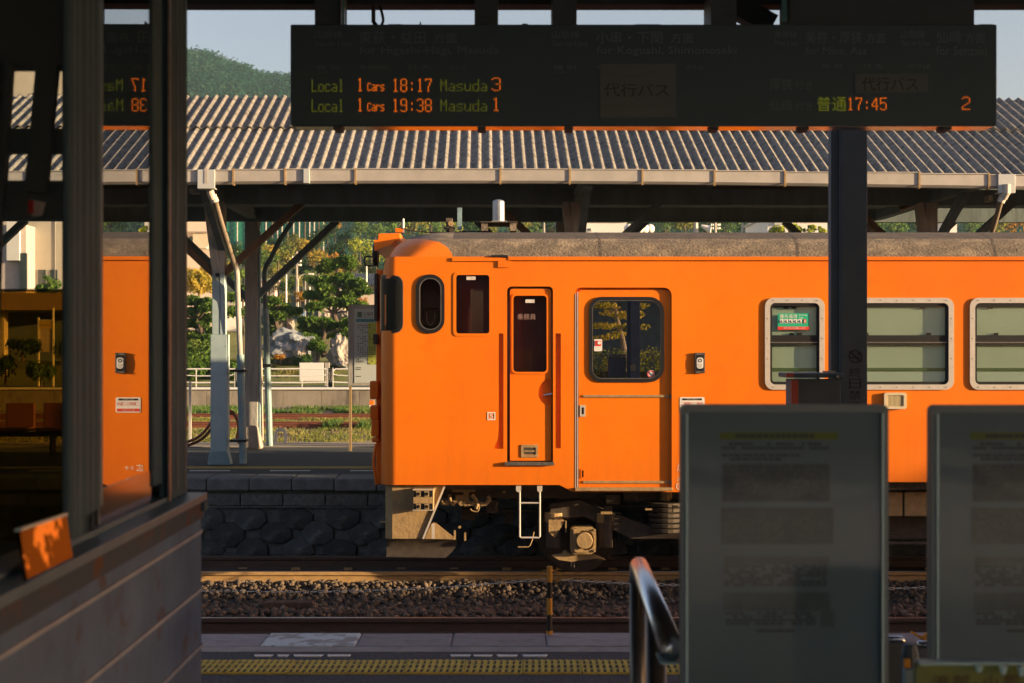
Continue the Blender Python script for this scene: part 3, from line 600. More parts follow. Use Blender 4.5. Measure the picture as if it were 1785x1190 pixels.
MB().tube(smooth_path([(XU(836), DU - .03, ZU(882)), (XU(833), DU - .03, ZU(890)), (XU(824), DU - .03, ZU(890)), (XU(820), DU - .03, ZU(886))], 4), .008, 6).build('cock_lever', M['under'], vp)
for x in (790, 804, 812, 818, 824): MB().disc((XU(x), ZU(877)), .026, DU - .03, DU + .03, 8).build('pipe_union', M['under'], vp)
MB().box(XU(876), XU(882), DU, DU + .05, ZU(860), ZU(855)).build('small_valve', M['under'], train)
# step ladder
ld = MB().tube([(S(906), D + .03, T(852)), (S(906), D + .03, T(936)), (S(908), D + .03, T(937.5)), (S(939), D + .03, T(937.5)), (S(941), D + .03, T(936)), (S(941), D + .03, T(852))], .010, 8).build('step_ladder', M['alu'], train)
MB().tube([(S(906), D + .03, T(877)), (S(941), D + .03, T(877))], .009, 8).build('rung', M['alu'], ld)
for x in (904, 941): plate('ladder_bracket', PR(x - 4.5, x + 4.5, 843, 858, (4, 4, .5, .5)), [], D + .02, D + .028, M['alu'], ld)
MB().tube([(S(931), D + .1, T(929)), (S(928), D + .1, T(943)), (S(924), D + .1, T(953)), (S(920), D + .1, T(955.5)), (S(903), D + .1, T(955.5))], .007, 6).build('drain_pipe', M['under'], train)
# bogies
RZ = -.828
def bogie(xc):
    y0 = D + .42
    b = MB().prism([(xc - 1.38, RZ + .62), (xc - 1.36, RZ + .80), (xc - 1.05, RZ + .84), (xc - .6, RZ + .66), (xc - .3, RZ + .56), (xc + .3, RZ + .56), (xc + .6, RZ + .66), (xc + 1.05, RZ + .84), (xc + 1.36, RZ + .80), (xc + 1.38, RZ + .62), (xc + 1.0, RZ + .66), (xc + .5, RZ + .42), (xc - .5, RZ + .42), (xc - 1.0, RZ + .66)], y0, y0 + .14).build('bogie_frame', M['underdark'], train, bevel=.01)
    for s in (-1, 1):
        for yy in (D + .92, D + .92 + 1.067):
            MB().disc((xc + s * 1.05, RZ + .43), .43, yy - .05, yy + .05, 40).disc((xc + s * 1.05, RZ + .43), .455, yy + .05, yy + .075, 40).build('wheel', M['underdark'], b, bevel=.006)
        MB().disc((xc + s * 1.05, RZ + .43), .07, D + .9, D + 2.0, 16).build('axle', M['underdark'], b)
        ax = xc + s * 1.05
        plate('axle_box', rrect(ax - .10, ax + .16, RZ + .27, RZ + .56, .05), [], y0 - .08, y0 + .1, M['under'], b, bevel=.02)
        plate('box_rim', rrect(ax - .07, ax + .17, RZ + .29, RZ + .55, .05), [rrect(ax - .045, ax + .145, RZ + .315, RZ + .525, .07)], y0 - .10, y0 - .081, M['under'], b, bevel=.006)
        MB().disc((ax + .045, RZ + .42), .088, y0 - .13, y0 - .081, 28).build('axle_cap', M['under'], b, bevel=.008)
        for bx, bz_ in ((-.06, .53), (.155, .53), (.155, .31)): MB().disc((ax + bx, RZ + bz_), .014, y0 - .112, y0 - .1005, 8).build('bolt', M['under'], b)
        plate('spring_guard', [(ax - .27, RZ + .44), (ax - .17, RZ + .60), (ax - .165, RZ + .625), (ax - .33, RZ + .635), (ax - .33, RZ + .50)], [], y0 - .05, y0 + .02, M['under'], b, bevel=.006)
        MB().box(ax - .155, ax - .14, y0 - .06, y0, RZ + .50, RZ + .62).build('guard_rib', M['under'], b)
        for q in (-1, 1):
            MB().tube([(ax + q * .27, y0 + .05, RZ + .33), (ax + q * .27, y0 + .05, RZ + .60)], .085, 16).build('axle_spring', M['underdark'], b)
            MB().tube([(ax + q * .27, y0 + .05, RZ + .60), (ax + q * .27, y0 + .05, RZ + .70)], .10, 16).build('spring_cup', M['under'], b)
        plate('axle_yoke', [(ax - .30, RZ + .25), (ax - .22, RZ + .20), (ax - .08, RZ + .18), (ax, RZ + .195), (ax + .18, RZ + .215), (ax + .28, RZ + .20), (ax + .18, RZ + .245), (ax + .05, RZ + .25), (ax - .1, RZ + .265), (ax - .16, RZ + .30), (ax - .2, RZ + .26)], [], y0 - .02, y0 + .05, M['under'], b, bevel=.005)
        MB().tube([(ax - .06, y0, RZ + .12), (ax - .06, y0, RZ + .20)], .012, 6).tube([(ax - .09, y0, RZ + .13), (ax - .09, y0, RZ + .20)], .008, 6).build('sand_pipe', M['underdark'], b)
    sp = MB()
    for k in range(6): sp.tube([(xc - .12, y0 + .06, RZ + .50 + k * .055), (xc - .12, y0 + .06, RZ + .535 + k * .055)], .19, 20)
    sp.build('air_spring', M['underdark'], b)
    MB().tube([(xc - .12, y0 + .06, RZ + .83), (xc - .12, y0 + .06, RZ + .95)], .06, 12).build('spring_post', M['under'], b)
    MB().tube([(xc - .75, y0 - .04, RZ + .35), (xc - .75, y0 - .04, RZ + .78)], .045, 12).build('damper', M['underdark'], b)
    return b
bogie(S(1190)); bogie(S(1190) + 14.0)
MB().box(S(690), XE, D + .5, D + 2.4, .02, .15).build('underframe_beam', M['underdark'], train)
for (a, b, c, d_) in ((1500, 1585, 862, 905), (1588, 1700, 862, 905), (1720, 1900, 858, 915), (1920, 2300, 855, 930), (2350, 2900, 860, 925)):
    MB().box(S(a), S(b), D + .25, D + 1.1, T(d_), T(c)).build('equipment_box', M['under'] if b < 1720 else M['underdark'], train, bevel=.01)
MB().tube([(S(1420), D + .35, T(955)), (S(2400), D + .35, T(955))], .02, 8).build('brake_pipe', M['underdark'], train)
MB().box(S(1128), S(1140), D + .2, D + .24, T(893), T(890)).box(S(1176), S(1186), D + .2, D + .23, T(888), T(885)).box(S(1176), S(1178), D + .2, D + .23, T(898), T(885)).box(S(1050), S(1070), D + .25, D + .3, T(901), T(897)).build('bracket', M['under'], train)

MB().box(S(1216), S(1238), D + .10, D + .19, T(965), T(858)).build('shade_box', M['underdark'], train, bevel=.008)  # hidden box added to shade the right part of the bogie
for k in range(6): MB().box(S(1560 + k * 260), S(1780 + k * 260), D + .45, D + 1.3, T(952), T(908)).build('tank', M['underdark'], train, bevel=.03)  # low boxes added so the rail under the car falls in shade

rr = random.Random(21)
for k in range(26):
    a = rr.uniform(780, 1440); yy = rr.uniform(D + .45, D + 1.3); z = rr.uniform(-.35, .12); l = rr.uniform(.25, 1.4); r_ = rr.choice((.008, .012, .018, .026))
    MB().tube(smooth_path([(S(a), yy, z), (S(a) + l * .4, yy, z + rr.uniform(-.03, .03)), (S(a) + l, yy, z + rr.uniform(-.08, .05))], 4), r_, 6).build('brake_pipe', M['underdark'], train)
for (a, b, c, d_, y) in ((846, 866, 880, 905, .5), (868, 900, 862, 878, .6), (800, 826, 900, 922, .7), (1060, 1085, 868, 886, .35), (1092, 1120, 862, 880, .45), (880, 896, 905, 930, .8)): MB().box(S(a), S(b), D + y, D + y + .2, T(d_), T(c)).build('valve_box', M['underdark'], train, bevel=.01)
# ------------------------------------------------------------------ ground, track bed, platforms
RT = -.828                                         # rail top; the platforms are at height 0
def structure(name, mb, m, **kw): return mb.build(name, m, None, kind='structure', **kw)
def grid(name, x0, x1, y0, y1, nx, ny, zf, m, kind='structure', parent=None, smooth=True):
    xs = np.linspace(x0, x1, nx + 1); ys = np.linspace(y0, y1, ny + 1); vs = [(x, y, zf(x, y)) for y in ys for x in xs]
    fs = [(j * (nx + 1) + i, j * (nx + 1) + i + 1, (j + 1) * (nx + 1) + i + 1, (j + 1) * (nx + 1) + i) for j in range(ny) for i in range(nx)]
    return place(name, mesh_from(name, vs, fs, m, smooth=smooth), parent, kind=kind)
M['dirt'] = mat('dry_yard_ground', (.26, .20, .11), (.17, .13, .075), scale=2.2, rough=1, bump=.5, bscale=18, c3=(.14, .17, .05), c3scale=.9, c3amt=(.52, .62))
M['grasstuft'] = leaf_mat('dry_grass', [(.10, .15, .03), (.20, .22, .06), (.34, .28, .11)], scale=.8)
M['weed'] = leaf_mat('green_weeds', [(.05, .12, .03), (.10, .18, .05), (.22, .26, .08)], scale=1.2)
# far ground, one sheet to the horizon
structure('ground', MB().box(-420, 420, -110, 790, -2.2, -1.12), M['dirt'])
grid('yard_ground', -60, 60, 24.2, 57.8, 60, 24, lambda x, y: -.985 + .05 * mnoise.noise((x * .35, y * .35, 0)), M['dirt'])
grid('track_bed', -14, 30, 8.0, 17.9, 120, 30, lambda x, y: -1.0 + .03 * mnoise.noise((x * 1.3, y * 1.3, 3)) + (.03 if 15.1 < y < 17.4 else 0), M['ballastbed'])
# near platform and its pieces
npf = structure('near_platform', MB().box(-14, 30, -9, 7.84, -1.05, -.004), M['asphaltnear'])
MB().box(-14, 30, 7.715, 7.838, -.1, 0.0).build('edge_strip', M['concrete'], npf)
bl = MB().box(-.264, .264, -.18, .18, -.22, 0).build; cp = mesh_from('coping_block', *(lambda m: (m.v, m.f))(MB().box(-.264, .264, -.178, .178, -.22, .004)), M['coping'])
cpw = cp.copy(); cpw.materials[0] = M['copingwhite']
x = X(456, 8.02) - .528 * 18
for k in range(60):
    xx = x + .529 * k + .2645
    if xx > 26 or xx < -11: continue
    place('coping_block', cpw if k == 18 else cp, npf, (xx, 8.02, random.uniform(-.004, .004)), bevel=.012, rot=(0, 0, random.uniform(-.004, .004)))
MB().box(-14, 30, 7.86, 8.17, -1.05, -.23).build('platform_wall', M['mortar'], npf)
dash = []
for k in range(-6, 18):                            # broken white line, each dash of worn pieces
    x0 = X(437, 7.61) + 1.062 * k; rnd = random.Random(k); cuts = sorted([0, .12, .24, .38, .54] if k % 2 else [0, .13, .21, .4, .54])
    for a, b in zip(cuts, cuts[1:]):
        g = rnd.uniform(.008, .03); pl = [(x0 + a + g, 7.600 + rnd.uniform(-.003, .003)), (x0 + b - g, 7.600 + rnd.uniform(-.003, .003)), (x0 + b - g / 2, 7.640 + rnd.uniform(-.004, .002)), (x0 + a + g / 2, 7.640 + rnd.uniform(-.004, .002))]
        MB().prism(pl, -.004, .0015, axis='z').build('painted_dash', M['lane'], npf)
tt = MB().box(-.1485, .1485, -.148, .148, -.02, .003); nb0 = len(tt.f)
for i in range(9):
    cx = -.148 + .0165 + i * .033
    for j in range(3):
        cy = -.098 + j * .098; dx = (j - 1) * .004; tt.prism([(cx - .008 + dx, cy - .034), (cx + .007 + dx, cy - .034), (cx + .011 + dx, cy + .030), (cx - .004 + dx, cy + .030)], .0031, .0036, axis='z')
for i in range(10): cx = -.148 + i * .033; tt.box(max(-.148, cx - .007), min(.148, cx + .007), -.14, .14, .003, .0075)
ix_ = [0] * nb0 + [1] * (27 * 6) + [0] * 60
ttm = mesh_from('tactile_tile', tt.v, tt.f, [M['yellow'], M['shadedirt']], ix_)
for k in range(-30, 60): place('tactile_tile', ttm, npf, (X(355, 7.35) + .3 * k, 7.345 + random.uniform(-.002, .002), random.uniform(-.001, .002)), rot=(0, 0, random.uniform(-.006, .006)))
# island platform
YI = 17.73
ipf = structure('island_platform', MB().box(-40, 30, YI + .58, 24.3, -1.05, -.003), M['asphalt'])
MB().box(-40, 30, YI + .09, YI + .60, -1.05, -.16).build('platform_core', M['mortar'], ipf)
MB().box(-40, 30, 23.2, 24.32, -.3, .004).build('back_edge', mat('back_edge_concrete', (.38, .33, .27), (.3, .26, .21), scale=6, rough=.9, bump=.2, bscale=30), ipf)
cf = mesh_from('far_coping_block', *(lambda m: (m.v, m.f))(MB().box(-.263, .263, -.30, .30, -.155, .004)), M['copingfar'])
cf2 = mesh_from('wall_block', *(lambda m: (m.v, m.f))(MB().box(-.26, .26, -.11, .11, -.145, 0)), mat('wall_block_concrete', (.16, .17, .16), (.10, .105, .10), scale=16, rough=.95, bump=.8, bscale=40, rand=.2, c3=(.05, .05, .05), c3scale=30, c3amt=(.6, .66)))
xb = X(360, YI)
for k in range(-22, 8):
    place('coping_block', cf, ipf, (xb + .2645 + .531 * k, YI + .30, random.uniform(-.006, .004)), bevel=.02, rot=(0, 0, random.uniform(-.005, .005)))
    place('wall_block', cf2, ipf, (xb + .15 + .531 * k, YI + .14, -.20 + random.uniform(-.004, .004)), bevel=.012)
MB().box(-14, 4, YI + .04, YI + .25, -.37, -.347).build('wall_ledge', M['mortar'], ipf)
# rough rounded stones of the wall's foot, two interlocking courses
stones = []
for q in range(4):
    mbs = MB(); rr = random.Random(q); n = 8
    out = [(.265 * math.cos(2 * math.pi * k / n + .39) * rr.uniform(.88, 1.05), .19 * math.sin(2 * math.pi * k / n + .39) * rr.uniform(.85, 1.05)) for k in range(n)]
    mbs.v += [(a, .06, b) for a, b in out] + [(a * .8, -.03 + rr.uniform(-.015, .015), b * .8) for a, b in out] + [(0, -.06, 0)]
    mbs.f += [(k, (k + 1) % n, n + (k + 1) % n, n + k) for k in range(n)] + [(n + k, n + (k + 1) % n, 2 * n) for k in range(n)]
    mbs.f = [f[::-1] for f in mbs.f]; stones.append(mesh_from('stone', mbs.v, mbs.f, M['stone'], smooth=False))
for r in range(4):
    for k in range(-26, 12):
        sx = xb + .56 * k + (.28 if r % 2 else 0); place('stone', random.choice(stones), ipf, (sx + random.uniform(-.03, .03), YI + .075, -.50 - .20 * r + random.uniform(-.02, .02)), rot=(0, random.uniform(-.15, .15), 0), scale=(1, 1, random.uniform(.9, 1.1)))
for k in range(-22, 12):
    x0 = X(470, 18.8) + 1.062 * k; MB().prism([(x0, 18.80), (x0 + .25, 18.80), (x0 + .25, 18.87), (x0, 18.87)], -.003, .002, axis='z').prism([(x0 + .26, 18.80), (x0 + .53, 18.80), (x0 + .53, 18.87), (x0 + .26, 18.87)], -.003, .002, axis='z').build('painted_dash', M['lane'], ipf)
ty = MB().box(-.149, .149, -.149, .149, -.01, .003)
for i in range(8): ty.box(-.14 + i * .036, -.125 + i * .036, -.13, .13, .003, .008)
tym = mesh_from('far_tactile_tile', ty.v, ty.f, M['yellowfar'])
for k in range(-34, 14): place('tactile_tile', tym, ipf, (X(340, 19.3) + .3 * k, 19.3, 0))

# rails and sleepers
def rail_prof():
    return [(-.0625, 0), (.0625, 0), (.0625, .012), (.012, .028), (.009, .105), (.0325, .118), (.0325, .147), (.026, .153), (-.026, .153), (-.0325, .147), (-.0325, .118), (-.009, .105), (-.012, .028), (-.0625, .012)]
def track(yc, x0, x1, label, m, top=M['railtop'], sleepers=True, zt=RT, step=.62, gauge=1.067):
    t = thing('railway_track', label, 'track', (0, yc, zt - .153), group=None)
    for s in (-1, 1):
        yr = yc + s * (gauge / 2 + .0325)
        r = MB().prism([(yr + a, zt - .153 + b) for a, b in rail_prof()], x0, x1, axis='x').build('rail', m if s < 0 or m is not M['rail'] else M['railshade'], t)  # far rail takes the darkened copy for the shade under the car
        MB().box(x0, x1, yr - .024, yr + .024, zt, zt + .0012).build('running_face', top, r)
    if sleepers:
        sl = mesh_from('sleeper', *(lambda q: (q.v, q.f))(MB().box(-.11, .11, -1.05, 1.05, -.14, -.006)), M['woodtie'])
        fs = MB()
        for s in (-1, 1):
            for e in (-1, 1): fs.box(-.05, .05, s * .566 + e * .08 - .02, s * .566 + e * .08 + .02, -.005, .03)
        fm = mesh_from('rail_clip', fs.v, fs.f, m)
        n = 0; x = x0 + .3
        while x < x1 and n < 75:
            o = place('sleeper', sl, t, (x, yc, zt - .153)); place('rail_clip', fm, o, (x, yc, zt - .153), kind='stuff'); x += step; n += 1
    return t
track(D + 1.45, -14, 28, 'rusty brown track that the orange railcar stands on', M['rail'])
track(12.43, -14, 28, 'dark track along the near platform edge, in shade', M['railshade'])
track(45.75, -26, 16, 'red-rusted siding nearer to the island platform, among dry grass', M['railred'], top=M['railred'], sleepers=False)
track(51.1, -29, 18, 'red-rusted siding just before the low concrete wall', M['railred'], top=M['railred'], sleepers=False)
# loose ballast, real stones
def scatter_stones(name, n, x0, x1, yf, zf, smin, smax, label_kind='stuff', seed=3):
    rng = np.random.default_rng(seed); bm = bmesh.new(); bmesh.ops.create_icosphere(bm, subdivisions=1, radius=1)
    base = np.array([v.co[:] for v in bm.verts]); fc = np.array([[v.index for v in f.verts] for f in bm.faces]); bm.free(); nv = len(base)
    vs = np.zeros((n, nv, 3)); x = rng.uniform(x0, x1, n); y = yf(rng, n); sz = smin + (smax - smin) * rng.uniform(0, 1, n) ** 2.8
    for i in range(n):
        b = base * (1 + rng.uniform(-.28, .28, (nv, 1))) * rng.uniform(.65, 1.25, 3) * sz[i]; a = rng.uniform(0, 6.28); c, s_ = math.cos(a), math.sin(a)
        b = b @ np.array([[c, s_, 0], [-s_, c, 0], [0, 0, 1]]); vs[i] = b + (x[i], y[i], zf(x[i], y[i]) + sz[i] * .35)
    loops = (fc[None] + (np.arange(n) * nv)[:, None, None]).reshape(-1); me = np_mesh(name, vs.reshape(-1, 3), loops, np.full(n * len(fc), 3), M['ballast'])
    return place(name, me, None, kind=label_kind)
scatter_stones('ballast_stones', 19000, -4.6, 6.5, lambda r, n: r.uniform(12.7, 15.75, n), lambda x, y: -1.0 + .03 * mnoise.noise((x * 1.3, y * 1.3, 3)) + .06 * max(0, 1 - abs(y - 13.75) / .5) + .075 * max(0, 1 - abs(y - 15.35) / .6), .007, .040)
scatter_stones('yard_gravel', 3500, -22, -5, lambda r, n: r.uniform(36, 50, n), lambda x, y: -.985, .02, .06, seed=5)
pk = MB().box(X(462, 14.4), X(548, 14.4), 14.3, 14.45, -.99, -.925).build('wooden_plank', M['woodtie'], None, bevel=.006, loc=W(505, 1050, 14.4), label='short reddish wooden plank lying in the ballast between the tracks', cat='plank')
# striped pole with its chain
pl = thing('striped_pole', 'yellow and black striped pole on the near platform edge, chain through its top', 'pole', (X(958, 8.1), 8.1, 0))
zs = [Z(y, 8.1) for y in (1105, 1099, 1071, 1042, 1014, 987)]
for i, (a, b) in enumerate(zip(zs, zs[1:])): MB().tube([(X(958, 8.1), 8.1, a), (X(958, 8.1), 8.1, b)], .0165 if i else .019, 14).build('pole_band', M['polestripe'] if i % 2 == 0 else M['rubber'], pl)
for s in (-1, 1): MB().tube(smooth_path([(X(958 + s * 4, 8.1), 8.1, Z(994, 8.1)), (X(958 + s * 12, 8.1), 8.1, Z(995, 8.1)), (X(958 + s * 19, 8.1), 8.1, Z(1002, 8.1)), (X(958 + s * 16, 8.1), 8.1, Z(1014, 8.1))], 4), .003, 6).build('chain_hook', M['polestripe'], pl)
def chain(pts, label):
    P = smooth_path(pts, 30); c = MB(); d = 0; k = 0; last = P[0]
    for a, b in zip(P, P[1:]):
        d += (b - a).length
        if d > .030:
            d = 0; t = (b - a).normalized(); u = V((0, 0, 1)) if k % 2 else V((0, 1, 0)); r_ = []
            for j in range(8):
                an = j * math.pi / 4; r_.append(tuple(b + t * math.cos(an) * .018 + u * math.sin(an) * .006))
            c.tube(r_ + [r_[0]], .0022, 4, cap=False); k += 1
    c.build('chain', M['whiteworn'], None, loc=pts[0], label=label, cat='chain', group='chains along the platform edge')
pA = W(945, 1010, 8.1); pB = W(972, 1010, 8.1)
chain([W(150, 1032, 8.1), W(355, 1030, 8.1), W(560, 1031, 8.1), W(760, 1024, 8.1), pA], 'thin white chain sagging left from the striped pole')
chain([pB, W(1060, 1015, 8.1), W(1190, 1020, 8.1), W(1400, 1027, 8.1), W(1600, 1024, 8.1), W(1800, 1015, 8.1)], 'thin white chain running right from the striped pole, behind the boards')
# fallen barrier pieces at the right
bb = MB().bar(W(1588, 1101, 7.95), W(1608, 1113, 7.95), .02, .012).bar(W(1608, 1113, 7.95), W(1624, 1103, 7.95), .03, .03).build('folded_barrier', M['polestripe'], None, loc=W(1605, 1110, 7.95), label='small bent yellow barrier bar on the near platform edge between the two boards', cat='barrier')

# ------------------------------------------------------------------ canopy of the island platform
cnp = thing('platform_canopy', 'timber canopy with corrugated slate roof and pale gutter over the island platform', 'canopy', (0, 18, 0))
YE, YR, YB, ZE, ZR = 17.95, 21.1, 24.3, 3.80, 5.27
XL, XRt = -13.0, 9.4
slope = math.atan2(ZR - ZE, YR - YE); SL = math.hypot(ZR - ZE, YR - YE)
PIT = .1445; NC = 6; SHW = PIT * NC
def sheet_mesh(ln, seed):
    pts = NC * 10; vs = []; rows = 6; rg = random.Random(seed)
    for j in range(rows + 1):
        for i in range(pts + 1):
            x = SHW * i / pts + .0; a = 2 * math.pi * (i / 10) ; h = .0235 * math.cos(a) + rg.uniform(-.0012, .0012)
            vs.append((x, ln * j / rows, h))
    n0 = len(vs); vs += [(v[0], v[1], v[2] - .008) for v in vs[:pts + 1]]
    fs = [(j * (pts + 1) + i, j * (pts + 1) + i + 1, (j + 1) * (pts + 1) + i + 1, (j + 1) * (pts + 1) + i) for j in range(rows) for i in range(pts)]
    fs += [(n0 + i, n0 + i + 1, i + 1, i) for i in range(pts)]
    return mesh_from('roof_sheet', vs, fs, M['roofsheet'], smooth=True)
l1, l2 = SL * .60, SL * .46
shA = [sheet_mesh(l1, k) for k in range(3)]; shB = [sheet_mesh(l2, 9 + k) for k in range(3)]
nsh = int((XRt + 4 - XL) / SHW) + 1
for k in range(nsh):
    x = XL + SHW * k
    place('roof_sheet', random.choice(shA), cnp, (x, YE, ZE + random.uniform(-.004, .004)), rot=(slope, 0, random.uniform(-.002, .002)))
    t = l1 - .10; place('roof_sheet', random.choice(shB), cnp, (x, YE + t * math.cos(slope), ZE + .035 + t * math.sin(slope) + random.uniform(-.004, .006)), rot=(slope + .004, 0, random.uniform(-.002, .002)))
XRt = XL + SHW * nsh
bk = MB().prism([(YR, ZR + .02), (YB, ZE + .10), (YB, ZE + .07), (YR, ZR - .01)], XL, XRt, axis='x').build('back_roof', M['roofsheet'], cnp)
# boarded underside, purlins, beams
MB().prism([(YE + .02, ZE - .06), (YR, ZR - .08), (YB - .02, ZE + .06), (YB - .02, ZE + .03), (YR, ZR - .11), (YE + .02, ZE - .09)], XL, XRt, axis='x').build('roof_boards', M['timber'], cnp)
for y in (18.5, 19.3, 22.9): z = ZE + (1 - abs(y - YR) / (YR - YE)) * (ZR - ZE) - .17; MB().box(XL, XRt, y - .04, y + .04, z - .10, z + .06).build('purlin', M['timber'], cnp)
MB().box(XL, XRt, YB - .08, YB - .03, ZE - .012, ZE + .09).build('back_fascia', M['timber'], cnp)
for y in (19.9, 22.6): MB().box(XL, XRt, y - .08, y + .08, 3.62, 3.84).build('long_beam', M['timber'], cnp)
# gutter in lengths, with straps and outlet boxes
joints = [-1600, -900, -550, 232, 265, 412, 501, 622, 872, 992, 1118, 1243, 1366, 1600, 1722, 1900, 2150]
jx = sorted([X(p, 18) for p in (-1200, -900, -600, -300, -100, 60, 232, 412, 501, 622, 872, 992, 1118, 1243, 1366, 1600, 1722, 1900, 2150, 2500)])
def sag(x): return -.05 + .045 * math.cos((x + .2) / 5.6 * math.pi * .5) if -6 < x < 9 else -.05
gz0, gz1 = Z(323, 18), Z(299, 18)
for a, b in zip(jx, jx[1:]):
    za, zb_ = sag(a) + .02, sag(b) + .02
    g = MB(); y0, y1 = YE - .10, YE - .005
    for (xx, dz) in ((a + .004, za), (b - .004, zb_)):
        g.v += [(xx, y0, gz1 + dz), (xx, y0, gz0 + .03 + dz), (xx, y0 + .03, gz0 + dz), (xx, y1, gz0 + dz), (xx, y1, gz1 + dz), (xx, y1 - .006, gz1 + dz), (xx, y1 - .006, gz0 + .006 + dz), (xx, y0 + .03, gz0 + .006 + dz), (xx, y0 + .006, gz0 + .035 + dz), (xx, y0 + .006, gz1 + dz)]
    g.f += [(i, (i + 1) % 10, 10 + (i + 1) % 10, 10 + i) for i in range(10)]
    g.build('gutter_length', M['gutter'], cnp)
    MB().box(a + .004, b - .004, y0 - .012, y0 + .004, gz1 + (za + zb_) / 2 - .004, gz1 + (za + zb_) / 2 + .008).build('gutter_lip', M['gutter'], cnp)
    MB().box(a - .012, a + .012, y0 - .014, y0 - .001, gz0 - .01 + za, gz1 + .015 + za).box(a - .012, a + .012, y0 - .014, y1, gz0 - .018 + za, gz0 - .004 + za).build('gutter_strap', M['under'], cnp)
for p in (366, 1752, 555 - 17):
    w = .11 if p != 538 else .04; h = .06 if p != 538 else .0; x = X(p, 18); dz = sag(x) + .02
    MB().box(x - w, x + w, YE - .125, YE - .105, gz0 - h - .002 + dz, gz1 + .004 + dz).box(x - w, x + w, YE - .105, YE + .02, gz0 - h - .002 + dz, gz0 - h + .01 + dz).build('outlet_box', M['gutterblue'], cnp, bevel=.006)
MB().box(X(366, 18) - .02, X(366, 18) + .02, YE - .13, YE - .126, gz0, gz1).build('box_seam', M['gutter'], cnp)

def pillar_pair(xn, full):
    """one column near the front edge and one behind it, with their struts"""
    yn, yf = 19.9, 22.9; xf = xn - .04
    c = thing('canopy_column', 'pale blue timber canopy column on flared foot' if full else 'canopy column', 'column', (xn, yn, 0)) if False else None
    a = MB().box(xn - .088, xn + .088, yn - .09, yn + .09, Z(583, 19.9), Z(478, 19.9)).build('column', M['paleblue'], cnp, bevel=.008)
    MB().box(xn - .105, xn + .125, yn - .105, yn + .105, .18, Z(583, 19.9)).build('column_casing', M['paleblue'], a, bevel=.006)
    MB().prism([(xn - .15, 0), (xn + .17, 0), (xn + .115, .20), (xn - .115, .20)], yn - .12, yn + .12).build('column_foot', M['pipeblue'], a, bevel=.01)
    MB().box(xn + .022, xn + .027, yn - .094, yn - .0905, Z(583, 19.9), Z(478, 19.9)).build('column_seam', M['rubber'], a)
    MB().box(xn - .085, xn + .085, yn - .085, yn + .085, Z(478, 19.9), 3.66).build('column_head', M['timbergrey'], a, bevel=.006)
    MB().bar((xn - .02, yn - .01, 2.55), (xn - .16, yn - .01, 3.66), .10, .16, up=(0, 1, 0)).build('inclined_post', M['timbergrey'], a, bevel=.006)
    MB().tube([(xn - .01, yn - .1, Z(540 - 60, 19.9)), (xn - .01, yn - .08, Z(480, 19.9))], .03, 10).build('knot', M['rubber'], a)
    b = MB().box(xf - .095, xf + .11, yf - .10, yf + .10, 0.02, 3.66).build('column', M['timbergrey'], cnp, bevel=.01)
    MB().prism([(xf - .14, 0), (xf + .18, 0), (xf + .11, .38), (xf - .09, .38)], yf - .14, yf + .14).build('column_foot', mat('footing_concrete', (.42, .38, .33), (.3, .27, .24), scale=9, rough=.9), b, bevel=.03)
    MB().box(xf + .115, xf + .14, yf - .08, yf + .04, .1, 3.5).build('conduit', M['pipeblue'], b)
    st = MB().bar((xn + .02, yn, 2.62), (xn + .02 + 1.15, yn, 3.66), .09, .13, up=(0, 1, 0)).build('strut', M['timber' if not full else 'woodstrut'], cnp)
    MB().bar((xn - .04, yn, 2.62), (xn - 1.15, yn, 3.66), .09, .13, up=(0, 1, 0)).build('strut', M['woodstrut'], cnp)
    MB().bar((xf + .04, yf, 2.40), (xf + 1.37, yf, 3.66), .10, .14, up=(0, 1, 0)).build('strut', M['timber'], cnp); MB().bar((xf - .06, yf, 2.40), (xf - 1.38, yf, 3.66), .10, .14, up=(0, 1, 0)).build('strut', M['timber'], cnp)
    MB().bar((xn + .05, yn, 3.0), (xn + .05, 18.4, 3.75), .09, .12).build('cross_strut', M['timber'], cnp); MB().bar((xf, yf, 3.0), (xf, 23.6, 3.88), .09, .12).build('cross_strut', M['timber'], cnp)
    MB().box(xn - .05, xn + .09, YE + .1, 23.0, 3.66, 3.80).build('cross_beam', M['timber'], cnp)
M['woodstrut'] = mat('brown_strut', (.13, .085, .055), (.09, .06, .04), scale=6, rough=.8, bump=.2, bscale=20)
for i in range(-2, 4): pillar_pair(X(389, 19.9) + 4.98 * i, i == 0)
cnp.rotation_euler = (0, 0, R(1.1))
